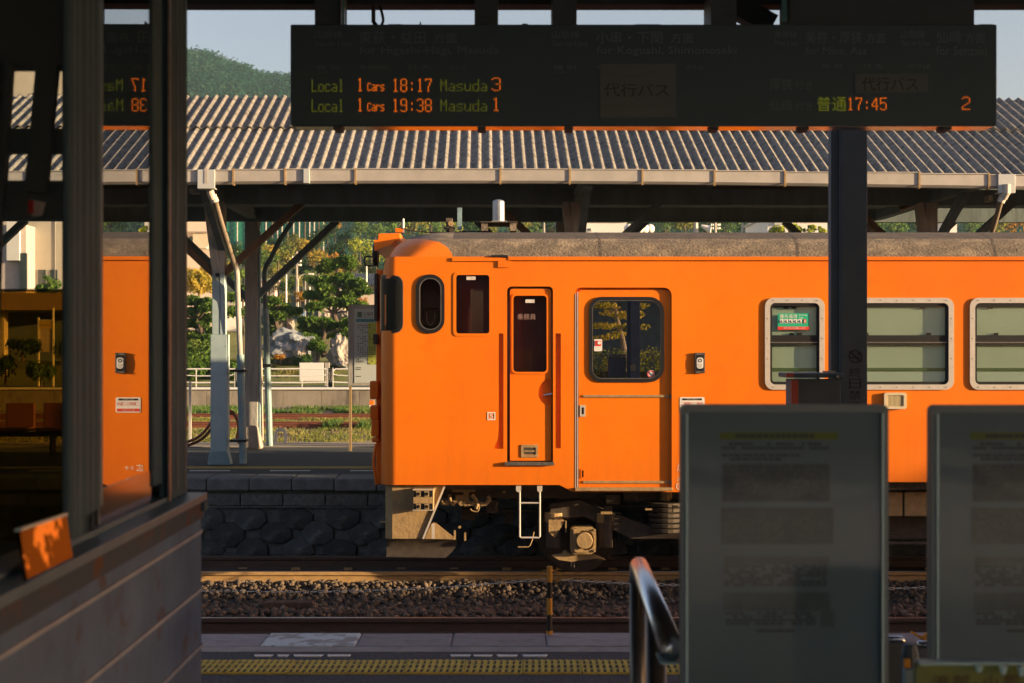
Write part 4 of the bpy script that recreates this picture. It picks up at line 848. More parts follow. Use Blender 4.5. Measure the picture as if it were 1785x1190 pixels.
# downpipes from the two outlet boxes
def downpipe(px, s, label, px_low):
    dp = thing('downpipe', label, 'downpipe', (X(px, 18), 18, 3.6)); x0 = X(px, 18)
    MB().tube([(x0, 17.95, Z(322, 18)), (x0, 17.95, Z(336, 18)), (x0 + s * .02, 18.0, Z(345, 18))], [.052, .05, .047], 12).tube([(x0 + s * .02, 18, Z(340, 18)), (x0 + s * .05, 18.02, Z(352, 18))], .050, 12).build('pipe_neck', M['pipepale'], dp)
    MB().tube([(x0 + s * .04, 18.0, Z(343, 18)), (X(px + s * 17, 18.5), 18.5, Z(385, 18.5)), (X(px + s * 41, 19.5), 19.5, Z(462, 19.5))], .034, 12).build('slanting_pipe', M['pipetan'], dp)
    if px_low:
        MB().tube(smooth_path([(X(409, 19.5), 19.5, Z(458, 19.5)), (X(413, 19.6), 19.6, Z(475, 19.6)), (X(414.5, 19.7), 19.7, Z(520, 19.7))], 4) + [V((X(422, 19.75), 19.75, Z(690, 19.75)))], .038, 12).build('upright_pipe', M['timbergrey'], dp)
        MB().tube([(X(419, 19.74), 19.74, Z(618, 19.74)), (X(424, 19.74), 19.74, .02)], .052, 12).build('lower_pipe', M['pipeblue'], dp)
        for y in (646, 768): MB().box(X(401, 19.7), X(430, 19.7), 19.66, 19.84, Z(y + 2, 19.7), Z(y - 2, 19.7)).build('pipe_band', M['rubber'], dp)
downpipe(368, 1, 'pale downpipe slanting to the column at the left and down to the platform', True)
downpipe(1752, -1, 'short pale slanting downpipe under the gutter at the right end', False)
bp = thing('conduit_pipe', 'blue-grey pipe bending down beside the rear timber column', 'pipe', (X(467, 23.4), 23.4, 0))
MB().tube(smooth_path([(X(512, 23.0), 23.0, 3.7), (X(487, 23.2), 23.2, Z(420, 23.2)), (X(472, 23.4), 23.4, Z(450, 23.4)), (X(461, 23.4), 23.4, Z(475, 23.4)), (X(463, 23.4), 23.4, Z(540, 23.4))], 5), .040, 10).build('bent_pipe', M['timber'], bp)
MB().tube([(X(463, 23.4), 23.4, Z(538, 23.4)), (X(470, 23.4), 23.4, .0)], .055, 12).build('lower_pipe', M['pipeblue'], bp)
MB().tube([(X(452, 23.3), 23.3, Z(470, 23.3)), (X(456, 23.3), 23.3, Z(640, 23.3)), (X(458, 23.3), 23.3, .1)], .014, 8).build('thin_pipe', M['pipepale'], bp)
MB().box(X(452, 23.4), X(474, 23.4), 23.3, 23.5, Z(639, 23.4), Z(634, 23.4)).build('pipe_band', M['rubber'], bp)
# rubber hose looped behind the pale column
hs = smooth_path([W(322, 772, 20.9), W(345, 762, 20.9), W(362, 745, 20.9), W(374, 727, 20.9), W(388, 716, 20.9), W(402, 716, 20.9), W(412, 728, 20.9), W(416, 745, 20.9), W(412, 768, 20.9)], 6)
ho = MB().tube(hs, .022, 8).tube([p + V((.02, .08, -.045)) for p in hs], .022, 8).build('rubber_hose', mat('red_brown_hose', (.20, .07, .04), rough=.5), None, loc=W(380, 780, 20.9), label='looped red-brown hose hanging round the pale blue column', cat='hose')
MB().tube(smooth_path([W(481, 780, 24.1), W(481, 757, 24.1), W(484, 750, 24.1), W(495, 750, 24.1), W(498, 757, 24.1), W(498, 780, 24.1)], 4), .028, 8).build('white_hoop', M['white'], None, loc=W(490, 780, 24.1), label='low white metal hoop at the back edge of the island platform', cat='hoop')
MB().box(X(329.5, 23.9), X(333.5, 23.9), 23.88, 23.92, 0, Z(664, 23.9)).build('white_post', M['white'], None, loc=(X(331, 23.9), 23.9, 0), label='slim white post at the back of the island platform, far left', cat='post')
# timetable board on the island platform
td = 22.3
tb_ = thing('timetable_board', 'framed station timetable on posts at the island platform, half hidden by the railcar nose', 'timetable', (X(611, td), td, 0))
MB().box(X(608.5, td), X(613, td), td - .02, td + .02, 0, Z(668, td)).build('post', mat('tan_post', (.30, .22, .12), rough=.5), tb_)
MB().box(X(718, td), X(723, td), td - .02, td + .02, 0, Z(668, td)).build('post', M['under'], tb_)
MB().box(X(607, td), X(726, td), td - .03, td + .03, Z(672, td), Z(531, td)).build('board_frame', M['timbergrey'], tb_, bevel=.005)
MB().box(X(618, td), X(716, td), td - .036, td - .0305, Z(667, td), Z(538, td)).build('board_sheet', mat('timetable_sheet', (.50, .56, .58), rough=.5), tb_)
MB().box(X(623.5, td), X(631.5, td), td - .04, td - .0365, Z(553, td), Z(543.5, td)).build('line_mark', mat('line_green', (.12, .20, .13), rough=.5), tb_)
fit_text('lettering', '山陰線', 634, 543.5, 651, 550, td - .0385, M['ink'], tb_); fit_text('lettering', 'San-in Line', 634, 551, 651, 553.5, td - .0385, M['ink'], tb_)
MB().box(X(621, td), X(714, td), td - .04, td - .0365, Z(561, td), Z(555.5, td)).build('heading_band', mat('heading_blue', (.12, .34, .42), rough=.5), tb_)
fit_text('lettering', '萩・益田方面  時刻表', 623, 556.3, 652, 560.2, td - .0415, M['ink'], tb_)
MB().box(X(642, td), X(664, td), td - .04, td - .0365, Z(635, td), Z(562, td)).build('yellow_column', mat('holiday_yellow_green', (.42, .48, .06), rough=.5), tb_)
tr = MB(); tg = MB(); rr = random.Random(4)
for j in range(18):
    y = 565 + j * 3.9; tr.box(X(621, td), X(714, td), td - .0428, td - .042, Z(y + .35, td), Z(y, td))
    for i in range(9):
        if rr.random() < .5: tg.box(X(624 + i * 4, td), X(626.2 + i * 4, td), td - .0428, td - .042, Z(y + 2.8, td), Z(y + 1.3, td))
tr.build('ruled_lines', mat('rule_grey', (.30, .36, .38), rough=.6), tb_); tg.build('printed_times', M['ink'], tb_)
for y in (640, 643, 655): MB().box(X(622, td), X(630, td), td - .0428, td - .042, Z(y + 1, td), Z(y, td)).build('printed_note', M['ink'], tb_)
# unlit tube lights and fittings under the island canopy
def tube_light(p0, p1, y0, y1, d, label):
    z = Z((y0 + y1) / 2, d); t = thing('tube_light', label, 'light fixture', (X((p0 + p1) / 2, d), d, z), group='unlit tube lights under the island canopy')
    h = (y1 - y0) / F * d; MB().box(X(p0, d), X(p1, d), d - .03, d + .03, z, z + h * .7).build('fixture_body', mat('fixture_grey', (.14, .12, .11), rough=.6), t)
    MB().tube([(X(p0 + 3, d), d, z - h * .25), (X(p1 - 3, d), d, z - h * .25)], h * .25, 8).build('tube', mat('unlit_tube', (.35, .30, .27), rough=.4), t)
    for p in (p0 + 12, p1 - 12): MB().box(X(p, d) - .005, X(p, d) + .005, d - .005, d + .005, z + h * .7, z + .25).build('hanger', M['timber'], t)
tube_light(1240, 1410, 324, 334, 20.6, 'long unlit tube light, the upper and nearer of two right of centre'); tube_light(1203, 1356, 345, 358, 22.0, 'long unlit tube light, the lower of two right of centre')
tube_light(403, 427, 346, 356, 20.4, 'short unlit lamp beside the struts at the left column'); 
def spot(px, py, d, w, h, label, m=M['gutter']):
    t = thing('floodlight', label, 'lamp', tuple(W(px, py, d)), group='small lamps under the island canopy'); c = W(px, py, d)
    MB().box(c.x - w / 2, c.x + w / 2, d - .08, d + .08, c.z - h / 2, c.z + h / 2).build('lamp_head', m, t, bevel=.01); MB().box(c.x - .008, c.x + .008, d - .01, d + .01, c.z + h / 2, c.z + .3).build('lamp_stem', M['timber'], t)
    MB().box(c.x - w / 2 + .01, c.x + w / 2 - .01, d - .083, d - .0805, c.z - h / 2 + .01, c.z + h / 2 - .01).build('lamp_glass', M['pipepale'], t)
spot(340, 333, 18.6, .13, .07, 'small pale lamp under the gutter at the far left'); spot(1019, 334, 19.5, .11, .05, 'small pale lamp above the middle column'); spot(1723, 346, 19.0, .07, .08, 'small pale lamp beside the right downpipe')
tl = thing('slanted_light', 'slanted wooden-cased tube light near the right-hand column', 'light fixture', tuple(W(1588, 350, 20)))
MB().bar(W(1568, 362, 20), W(1606, 347, 20), .12, .06, up=(0, 1, 0)).build('light_case', M['woodstrut'], tl); MB().tube([W(1569, 367, 19.9), W(1607, 355, 19.9)], .014, 8).build('tube', M['pipepale'], tl)
# ------------------------------------------------------------------ land beyond the yard
def sstep(t): t = min(1, max(0, t)); return t * t * (3 - 2 * t)
RIDGE = [(-400, 60), (0, 70), (250, 84), (334, 96), (355, 94), (379, 103), (390, 111), (414, 115), (433, 123), (452, 130), (470, 133), (506, 134), (560, 140), (700, 165), (900, 205), (1200, 225), (1785, 235), (2400, 245)]
def land(x, y):
    px = CX + F * x / max(y, 1); z = -.14 + 1.05 * sstep((y - 60.5) / 5) + 2.2 * sstep((y - 68) / 22) + (6.5 + 4 * sstep((900 - px) / 500)) * sstep((y - 95) / 110)
    zr = Z(interp(RIDGE, px), 640) - 9.5; z += (zr - z) * sstep((y - 230) / 410) if y > 230 else 0
    return z + (1.2 * mnoise.noise((x * .02, y * .02, 1)) if y > 110 else .10 * mnoise.noise((x * .5, y * .5, 2)) if y > 62 else 0)
M['hillsoil'] = mat('hill_undergrowth', (.035, .055, .02), (.06, .075, .03), scale=.3, rough=1)
M['lawn'] = mat('garden_grass', (.16, .17, .05), (.09, .12, .03), scale=1.4, rough=1, bump=.4, bscale=10)
grid('garden_ground', -60, 60, 57.9, 100, 90, 60, land, M['lawn'])
def polar_land():
    vs = []; n1, n2 = 120, 70
    for j in range(n2 + 1):
        d = 98 * (760 / 98) ** (j / n2)
        for i in range(n1 + 1): x = X(-350 + 2500 * i / n1, d); vs.append((x, d, land(x, d)))
    fs = [(j * (n1 + 1) + i, j * (n1 + 1) + i + 1, (j + 1) * (n1 + 1) + i + 1, (j + 1) * (n1 + 1) + i) for j in range(n2) for i in range(n1)]
    return place('hill', mesh_from('hill', vs, fs, M['hillsoil'], smooth=True), None, kind='structure')
polar_land()
structure('road', MB().box(-60, 60, 59.4, 62.2, -.3, -.10), M['asphalt'])

def leaf_cloud(centres, radii, n_each, size, seed, flat=1.0, up=.0):
    """quads scattered through the outer part of ellipsoids, facing mostly outwards"""
    rng = np.random.default_rng(seed); C = np.repeat(np.asarray(centres, float), n_each, 0); Rr = np.repeat(np.asarray(radii, float), n_each, 0); m = len(C)
    d = rng.normal(size=(m, 3)); d /= np.linalg.norm(d, axis=1)[:, None]; rad = rng.uniform(.45, 1.06, (m, 1)) ** .6
    P = C + d * Rr * rad; nrm = d / Rr; nrm /= np.linalg.norm(nrm, axis=1)[:, None]; nrm = nrm + rng.normal(size=(m, 3)) * .55; nrm[:, 2] += up; nrm /= np.linalg.norm(nrm, axis=1)[:, None]
    t = np.cross(nrm, rng.normal(size=(m, 3))); t /= np.linalg.norm(t, axis=1)[:, None]; b = np.cross(nrm, t)
    s = (size * rng.uniform(.6, 1.35, (m, 1))); t = t * s; b = b * s * flat
    return np.stack([P - t * .5 - b * .2, P - t * .05 - b * .5, P + t * .5 + b * .1, P + b * .5], 1).reshape(-1, 3)
def quads_obj(name, V4, m, parent=None, loc=None, **kw):
    n = len(V4) // 4; o0 = V(loc) if loc is not None else org(parent); me = np_mesh(name, V4 - np.array(o0[:]), np.arange(n * 4), np.full(n, 4), m)
    o = bpy.data.objects.new(name, me); o.location = o0 - org(parent); ORG[o.name] = o0; return finish(o, parent, **kw)
LM = {'dark': leaf_mat('leaves_dark', [(.018, .045, .014), (.035, .075, .02), (.06, .10, .03)]), 'green': leaf_mat('leaves_green', [(.055, .12, .025), (.11, .19, .045), (.18, .24, .06)]),
      'olive': leaf_mat('leaves_olive', [(.10, .14, .03), (.22, .23, .045), (.34, .29, .06)]), 'yellow': leaf_mat('leaves_yellow', [(.18, .19, .03), (.38, .30, .05), (.48, .32, .06)]),
      'orange': leaf_mat('leaves_orange', [(.16, .12, .02), (.38, .20, .03), (.42, .16, .03)]), 'lime': leaf_mat('leaves_bamboo', [(.18, .26, .03), (.32, .38, .05), (.42, .44, .07)]),
      'pine': leaf_mat('pine_needles', [(.04, .09, .02), (.09, .17, .035), (.17, .25, .05)], scale=2.5), 'hedge': leaf_mat('hedge_leaves', [(.03, .08, .015), (.07, .14, .025), (.13, .20, .04)], scale=4)}
M['bark'] = mat('bark', (.10, .075, .055), (.06, .045, .035), scale=8, rough=.95, bump=.6, bscale=14)
def tree(px, py, d, rpx, kind, label, group=None, n=26, per=26, leaf=None, hr=1.0, name='tree', base=None):
    cx, cz = X(px, d), Z(py, d); r = rpx * d / F; gz = land(cx, d) if base is None else base; rr = random.Random(int(px * 7 + py)); t = thing(name, label, 'tree', (cx, d, gz), group=group)
    cs, rs = [], []
    for i in range(n):
        a = rr.uniform(0, 6.283); e = rr.uniform(-.7, 1); q = rr.uniform(.35, .85); c = math.sqrt(max(0, 1 - e * e)); cs.append((cx + r * q * c * math.cos(a), d + r * q * c * math.sin(a), cz + r * hr * q * e)); k = rr.uniform(.22, .42) * r; rs.append((k, k, k * .8))
    quads_obj('crown', leaf_cloud(cs, rs, per, leaf or max(.12, r * .13), int(px + py)), LM[kind], t)
    tk = MB().tube(smooth_path([(cx + r * .08, d, gz - .3), (cx - r * .05, d, (gz + cz) / 2), (cx, d, cz + r * .2)], 3), [max(.05, r * .1 * (1 - k * .1)) for k in range(7)], 6)
    for i in range(4): a = rr.uniform(0, 6.28); tk.tube([(cx, d, cz - r * .4), (cx + r * .5 * math.cos(a), d + r * .5 * math.sin(a), cz + r * .2)], [r * .05, r * .02], 5)
    tk.build('trunk', M['bark'], t); return t
def bush(px, py, d, w, h, kind, label, group=None, leaf=.06, n=2200, loc_z=None, boxy=False):
    cx, cz = X(px, d), Z(py, d); a, b = w * d / F / 2, h * d / F / 2; cs, rs = [(cx, d, cz)], [(a, min(a, 1.2), b)]
    if not boxy:
        rr = random.Random(int(px)); 
        for i in range(6): an = rr.uniform(0, 6.28); cs.append((cx + a * .55 * math.cos(an), d + .4 * math.sin(an), cz + b * rr.uniform(-.3, .45))); rs.append((a * .5, a * .5, b * .55))
    v = leaf_cloud(cs, rs, n // len(cs), leaf, int(px + py * 3)); gz = cz - b; v[:, 2] = np.maximum(v[:, 2], gz - .05)
    o = thing('bush', label, 'bush', (cx, d, gz), group=group); quads_obj('foliage', v, LM[kind], o)
    MB().tube([(cx, d, gz - .2), (cx, d, cz)], [.06, .03], 6).build('stem', M['bark'], o); return o
def pine(px, base_y, d, pads, label, trunk, lean=0):
    """garden pine trained into flat cushions; each cushion is a part"""
    t = thing('garden_pine', label, 'tree', tuple(W(px, base_y, d)))
    tk = MB().tube(smooth_path([W(a, b, d) for a, b in trunk], 5), [.17 * (1 - .75 * k / (5 * (len(trunk) - 1) + 1)) for k in range(5 * (len(trunk) - 1) + 1)], 8)
    near = [V(W(a, b, d)) for a, b in trunk]
    for i, (a, b, w, h) in enumerate(pads):
        c = W(a, b, d) + V((0, random.uniform(-.5, .5), 0)); rw, rh = w * d / F, h * d / F
        q = min(near, key=lambda p: (p - c).length + (0 if p.z < c.z else .6)); tk.tube([q, (q + c) / 2 + V((0, 0, -.08)), c], [.06, .045, .025], 6)
        rng = np.random.default_rng(i + int(px)); m = 1500; dd = rng.normal(size=(m, 3)); dd /= np.linalg.norm(dd, axis=1)[:, None]
        subs = np.concatenate([np.array([[rng.uniform(-.75, .75) * rw, rng.uniform(-.5, .5) * rw, rng.uniform(-.35, .45) * rh] for _ in range(9)])]); pick = rng.integers(0, 9, m); sz = rng.uniform(.28, .5, 9)[pick][:, None]
        P = np.array(c[:]) + subs[pick] + dd * np.array([rw, rw * .9, rh * 1.5]) * sz * rng.uniform(.3, 1, (m, 1)) ** .5; P[:, 2] = np.maximum(P[:, 2], c.z - rh * .8 + rng.uniform(-.05, .05, m)); ax = dd * .5 + rng.normal(size=(m, 3)) * .35 + np.array([0, 0, .8]); ax /= np.linalg.norm(ax, axis=1)[:, None]; sd = np.cross(ax, rng.normal(size=(m, 3))); sd /= np.linalg.norm(sd, axis=1)[:, None]
        L_ = rng.uniform(.09, .20, (m, 1)); wv = .028; quads_obj('needle_pad', np.stack([P - sd * wv, P + sd * wv * 1.6, P + ax * L_ + sd * wv * 2.2, P + ax * L_ - sd * wv * 1.6], 1).reshape(-1, 3), LM['pine'], t)
    tk.build('trunk', M['bark'], t); return t
pine(585, 600, 68, [(590, 461, 27, 8), (603, 456, 16, 6), (566, 470, 12, 5), (560, 491, 20, 7), (600, 487, 18, 7), (622, 498, 18, 8), (575, 506, 22, 7), (548, 516, 19, 7), (612, 516, 24, 8), (633, 508, 12, 6), (588, 530, 26, 8), (556, 536, 16, 6), (620, 536, 17, 7)],
     'tall trained pine with flat cushions of needles, left of the timetable', [(583, 605), (590, 575), (582, 545), (590, 515), (583, 490), (592, 462)])
pine(560, 625, 66.5, [(560, 562, 24, 7), (543, 574, 20, 8), (585, 570, 20, 7), (598, 583, 16, 7), (562, 584, 20, 7), (535, 562, 12, 5), (610, 565, 14, 6)], 'low spreading garden pine between the two big rocks', [(566, 622), (560, 600), (566, 580), (560, 563)])
pine(497, 580, 68, [(490, 537, 24, 7), (475, 527, 16, 6), (507, 545, 16, 6), (480, 552, 18, 6), (462, 560, 18, 7), (470, 580, 14, 6)], 'garden pine just right of the grey columns above the bluish rock', [(478, 600), (484, 575), (478, 550), (488, 532)])
pine(348, 640, 64, [(345, 526, 26, 7), (362, 538, 16, 6), (330, 545, 22, 7), (356, 556, 22, 6), (335, 567, 22, 6), (350, 592, 24, 9), (322, 588, 20, 8), (400, 520, 14, 6), (408, 545, 15, 7), (372, 580, 14, 6), (300, 540, 18, 7)], 'trained pine at the far left behind the pale column', [(352, 655), (345, 620), (352, 585), (344, 555), (350, 525)])
tree(348, 492, 74, 34, 'yellow', 'golden autumn tree at the far left in front of the pinkish building', n=34, per=60, leaf=.14)
tree(415, 480, 76, 22, 'green', 'small green tree between the pale column and the grey column', n=20, per=40, leaf=.14)
tree(424, 505, 72, 14, 'green', 'low rounded tree between the two columns', n=14, per=36, leaf=.12)
bush(345, 640, 62.6, 84, 62, 'hedge', 'large clipped leafy bush at the far left behind the white rail', leaf=.11, n=3600)
bush(398, 650, 62.4, 50, 46, 'hedge', 'leafy bush between the pale column and the grey column', leaf=.10, n=2200)
bush(350, 610, 63.5, 60, 40, 'green', 'rounded shrub above the large clipped bush at the far left', leaf=.10, n=1600)
bush(527, 628, 63.2, 36, 24, 'dark', 'low dark round shrub in front of the bluish rock', leaf=.07, n=1500)
bush(553, 603, 64, 34, 34, 'hedge', 'bright green clipped shrub between the rocks', leaf=.07, n=2200)
bush(530, 588, 65.2, 44, 22, 'hedge', 'wide clipped shrub behind the bluish rock', leaf=.07, n=1700)
bush(488, 622, 63.5, 20, 14, 'orange', 'small reddish shrub at the left foot of the bluish rock', leaf=.06, n=500)
bush(604, 608, 66, 22, 26, 'olive', 'small olive shrub just left of the timetable', leaf=.07, n=700)
bush(636, 620, 66, 50, 30, 'green', 'shrub behind the timetable', leaf=.07, n=1200)
M['rocklit'] = mat('garden_rock', (.36, .32, .28), (.24, .22, .20), scale=2.2, rough=.9, bump=.9, bscale=5, c3=(.12, .13, .14), c3scale=1.6, c3amt=(.5, .62))
M['rockshade'] = mat('garden_rock_shade', (.20, .23, .26), (.12, .145, .17), scale=2.5, rough=.9, bump=.9, bscale=5, c3=(.34, .33, .31), c3scale=2, c3amt=(.54, .64))  # blue shade and light facets are put into this rock's colour
def rock(px, py0, py1, w, d, label, m='rocklit', seed=1, sharp=.38, dy=1.0):
    a = w * d / F / 2; b = (py1 - py0) * d / F / 2; c = (X(px, d), d, Z((py0 + py1) / 2, d))
    o = MB().blob(c, (a, a * dy, b), seed, 4, sharp, 1.7).build('rock', M[m], None, loc=(c[0], d, c[2] - b), label=label, cat='rock'); return o
rock(505, 577, 634, 86, 65, 'big bluish garden rock above the white guard rail', 'rockshade', 3); rock(524, 594, 632, 24, 64, 'pale rounded boulder leaning on the right side of the bluish rock', 'rocklit', 5)
rock(550, 600, 636, 15, 64.2, 'narrow pale stone between the bluish rock and the clipped shrub', 'rocklit', 8); rock(591, 587, 640, 34, 64, 'upright pale craggy rock left of the timetable post', 'rocklit', 11, .5)
rock(497, 550, 584, 34, 69, 'tall pale rock standing behind the bluish rock', 'rocklit', 14); rock(545, 556, 572, 24, 70, 'small pale rock half hidden by the low pine', 'rocklit', 17); rock(600, 540, 560, 26, 71, 'pale rock behind the trunk of the tall pine', 'rocklit', 20)
rock(570, 545, 562, 22, 71, 'flat pale rock left of the tall pine trunk', 'rocklit', 23); rock(378, 600, 625, 40, 65, 'low bluish rock at the far left behind the pale column', 'rockshade', 26); rock(340, 565, 585, 40, 67, 'pale rock under the pine at the far left', 'rocklit', 29); rock(600, 628, 642, 22, 63.5, 'low pale stone at the foot of the upright rock', 'rocklit', 31)
# retaining wall with rail pipe, guard rail, white panel
rw = thing('retaining_wall', 'low stained concrete wall with a white pipe along its top, beyond the sidings', 'wall', (-8, 57.8, -.98))
M['wallstain'] = mat('stained_wall', (.30, .27, .22), (.19, .17, .14), scale=1.6, rough=.9, bump=.2, bscale=12, c3=(.10, .09, .08), c3scale=1.1, c3amt=(.55, .66), stretch=(1, 1, .4))
for k in range(-22, 16): MB().box(k * 1.55 + .006, (k + 1) * 1.55 - .006, 57.7, 57.95, -1.1, -.19 + random.uniform(-.005, .005)).build('wall_panel', M['wallstain'], rw, bevel=.01)
MB().tube([(-36, 57.68, -.11), (26, 57.68, -.11)], .055, 8).build('top_pipe', M['white'], rw)
def guard(px0, px1, label):
    d = 59.0; g = thing('guard_rail', label, 'guard rail', (X(px0, d), d, -.12), group=None); x0, x1 = X(px0, d), X(px1, d); zt, zb = Z(643, d), Z(666, d)
    MB().tube(smooth_path([(x0 + .15, d, zt), (x1 - .15, d, zt), (x1, d, zt - .14), (x1, d, zb + .14), (x1 - .15, d, zb), (x0 + .15, d, zb), (x0, d, zb + .14), (x0, d, zt - .14), (x0 + .15, d, zt)], 3), .032, 6).build('rail_loop', M['white'], g)
    for f in (.0, 1.0): MB().box(x0 + (x1 - x0) * f - .045 + (.0 if f else -.12), x0 + (x1 - x0) * f + .045 + (.12 if f else 0), d - .03, d + .03, -.2, zt + .05).build('post', M['white'], g)
    zm = Z(654, d); MB().tube(smooth_path([(x0 + .02, d, zt - .06), (x0 + .25, d, zm), (x1 - .25, d, zm), (x1 - .02, d, zt - .06)], 3), .024, 6).build('curved_bar', M['white'], g)
    for f in (.3, .7): MB().box(x0 + (x1 - x0) * f - .015, x0 + (x1 - x0) * f + .015, d - .02, d + .02, -.2, zt if f < .5 else zm).build('stay', M['whiteworn'], g)
for i, (a, b) in enumerate(((312, 412), (416, 574), (578, 680), (684, 780))): guard(a, b, ['white guard rail behind the pale column at the far left', 'white guard rail with rust spots under the big bluish rock', 'white guard rail behind the timetable board', 'white guard rail behind the railcar nose'][i])
d = 60.5; MB().box(X(522, d), X(564, d), d, d + .03, Z(664, d), Z(632, d)).build('roadside_sign', M['white'], None, bevel=.01, loc=(X(543, d), d, -.12), label='plain white sign panel standing behind the guard rail', cat='sign')
d = 61; MB().box(X(566, d), X(574, d), d, d + .1, -.12, Z(632, d)).build('grey_box', M['gutter'], None, bevel=.01, loc=(X(570, d), d, -.12), label='slim grey cabinet beside the white sign panel', cat='cabinet')
MB().box(X(644, 56), X(651, 56), 56, 56.3, -1.0, Z(706, 56)).build('marker_box', M['white'], None, loc=(X(648, 56), 56, -1), label='small white box with an orange top beside the railcar nose, beyond the sidings', cat='marker'); MB().box(X(644, 56), X(651, 56), 56, 56.3, Z(705.9, 56), Z(698, 56)).build('orange_top', M['orange'], bpy.data.objects['marker_box'])
# grass and weeds: tufts of blades
def tufts(name, n, x0, x1, y0, y1, zf, h, m, seed):
    rng = np.random.default_rng(seed); cx = rng.uniform(x0, x1, n); cy = rng.uniform(y0, y1, n); keep = np.array([mnoise.noise((a * .5, b * .35, seed)) > -.12 for a, b in zip(cx, cy)]); cx, cy = cx[keep], cy[keep]; k = 9
    C = np.stack([cx, cy, [zf(a, b) for a, b in zip(cx, cy)]], 1); C = np.repeat(C, k, 0); m_ = len(C); C[:, :2] += rng.normal(size=(m_, 2)) * .06
    ln = rng.normal(size=(m_, 2)) * .35; H = h * rng.uniform(.4, 1.2, (m_, 1)); top = C + np.concatenate([ln * H, H], 1); w = rng.normal(size=(m_, 2)); w /= np.linalg.norm(w, axis=1)[:, None]; w = np.concatenate([w * .012, np.zeros((m_, 1))], 1) * (1 + h * 4)
    quads_obj(name, np.stack([C - w, C + w, top + w * .3, top - w * .3], 1).reshape(-1, 3), m, kind='stuff')
tufts('weeds', 2600, -17, -4, 53.2, 57.6, lambda x, y: -1.0, .22, M['weed'], 1); tufts('grass', 3000, -14, -3.6, 28, 44.6, lambda x, y: -.99, .09, M['grasstuft'], 2); tufts('grass_between_tracks', 1500, -16, -4, 46.8, 50.2, lambda x, y: -.99, .12, M['grasstuft'], 3)
tufts('garden_grass_tufts', 2500, -18, -4, 62.5, 68, land, .12, M['grasstuft'], 4); quads = None
tufts('track_weeds', 260, X(572, 45), X(640, 45), 44.4, 45.6, lambda x, y: -.99, .26, M['weed'], 5)

# mid-distance trees on the slope
mids = [(470, 440, 140, 18, 'yellow'), (515, 490, 112, 16, 'olive'), (538, 482, 116, 16, 'green'), (572, 482, 112, 16, 'olive'), (592, 482, 120, 16, 'yellow'), (625, 488, 110, 16, 'green'), (440, 470, 120, 18, 'olive'), (436, 448, 138, 16, 'yellow'), (408, 440, 140, 18, 'dark'), (382, 440, 140, 16, 'olive'), (495, 520, 92, 14, 'olive'), (575, 525, 86, 16, 'green'), (605, 530, 86, 14, 'olive'), (433, 545, 74, 14, 'olive'), (470, 540, 80, 14, 'green'), (462, 452, 128, 24, 'green'), (480, 478, 118, 20, 'olive'), (500, 452, 136, 26, 'olive'), (530, 437, 150, 24, 'yellow'), (526, 470, 126, 22, 'dark'), (556, 455, 140, 22, 'yellow'), (548, 424, 165, 20, 'dark'), (582, 462, 128, 22, 'orange'), (587, 440, 150, 20, 'dark'), (612, 462, 134, 24, 'olive'), (640, 470, 130, 20, 'olive'),
        (622, 428, 158, 18, 'lime'), (648, 440, 150, 24, 'lime'), (600, 418, 172, 18, 'dark'), (572, 402, 196, 18, 'green'), (585, 392, 205, 12, 'orange'), (628, 400, 195, 18, 'green'), (655, 404, 188, 18, 'green'), (560, 410, 182, 16, 'dark'), (510, 426, 172, 20, 'olive'), (484, 428, 168, 20, 'dark'), (450, 425, 160, 20, 'green'),
        (500, 500, 104, 20, 'dark'), (562, 498, 104, 18, 'green'), (524, 518, 92, 14, 'orange'), (546, 520, 90, 12, 'orange'), (632, 528, 88, 13, 'orange'), (470, 500, 100, 18, 'green'), (600, 500, 100, 20, 'dark'), (648, 500, 104, 14, 'olive'), (425, 455, 130, 22, 'green'), (395, 470, 120, 20, 'olive'), (620, 548, 80, 16, 'green'), (446, 520, 92, 18, 'green')]
KN = {'green': 'mid green leafy tree', 'olive': 'olive tree turning yellow', 'yellow': 'yellow autumn tree', 'dark': 'dark evergreen tree', 'orange': 'orange autumn tree', 'lime': 'pale lime-green bamboo clump'}
def where(px, py):
    h = 'high on the slope' if py < 430 else 'half way up the slope' if py < 480 else 'low on the slope'
    p = 'left of the pale column' if px < 378 else 'between the two left columns' if px < 440 else 'beside the grey column' if px < 475 else 'behind the utility poles' if px < 535 else 'above the tall garden pine' if px < 612 else 'beside the railcar nose'
    return h + ' ' + p
seen = {}
for (px, py, d, r, k) in mids:
    l = KN[k] + ' ' + where(px, py); c = seen.get(l, 0); seen[l] = c + 1
    if c: l = ['second ', 'third ', 'fourth ', 'fifth '][c - 1] + l
    tree(px, py, d, r, k, l, 'autumn trees on the slope', n=30, per=30, leaf=r * d / F * .14)
band = [(690, 'green'), (722, 'olive'), (752, 'green'), (785, 'lime'), (818, 'dark'), (848, 'olive'), (905, 'olive'), (935, 'green'), (962, 'dark'), (1052, 'green'), (1085, 'dark'), (1160, 'green'), (1195, 'olive'), (1228, 'dark'), (1262, 'green'), (1300, 'dark'), (1325, 'olive'), (1560, 'green'), (1600, 'dark'), (1690, 'green'), (1735, 'olive'), (1770, 'orange'), (1520, 'green'), (1640, 'green')]
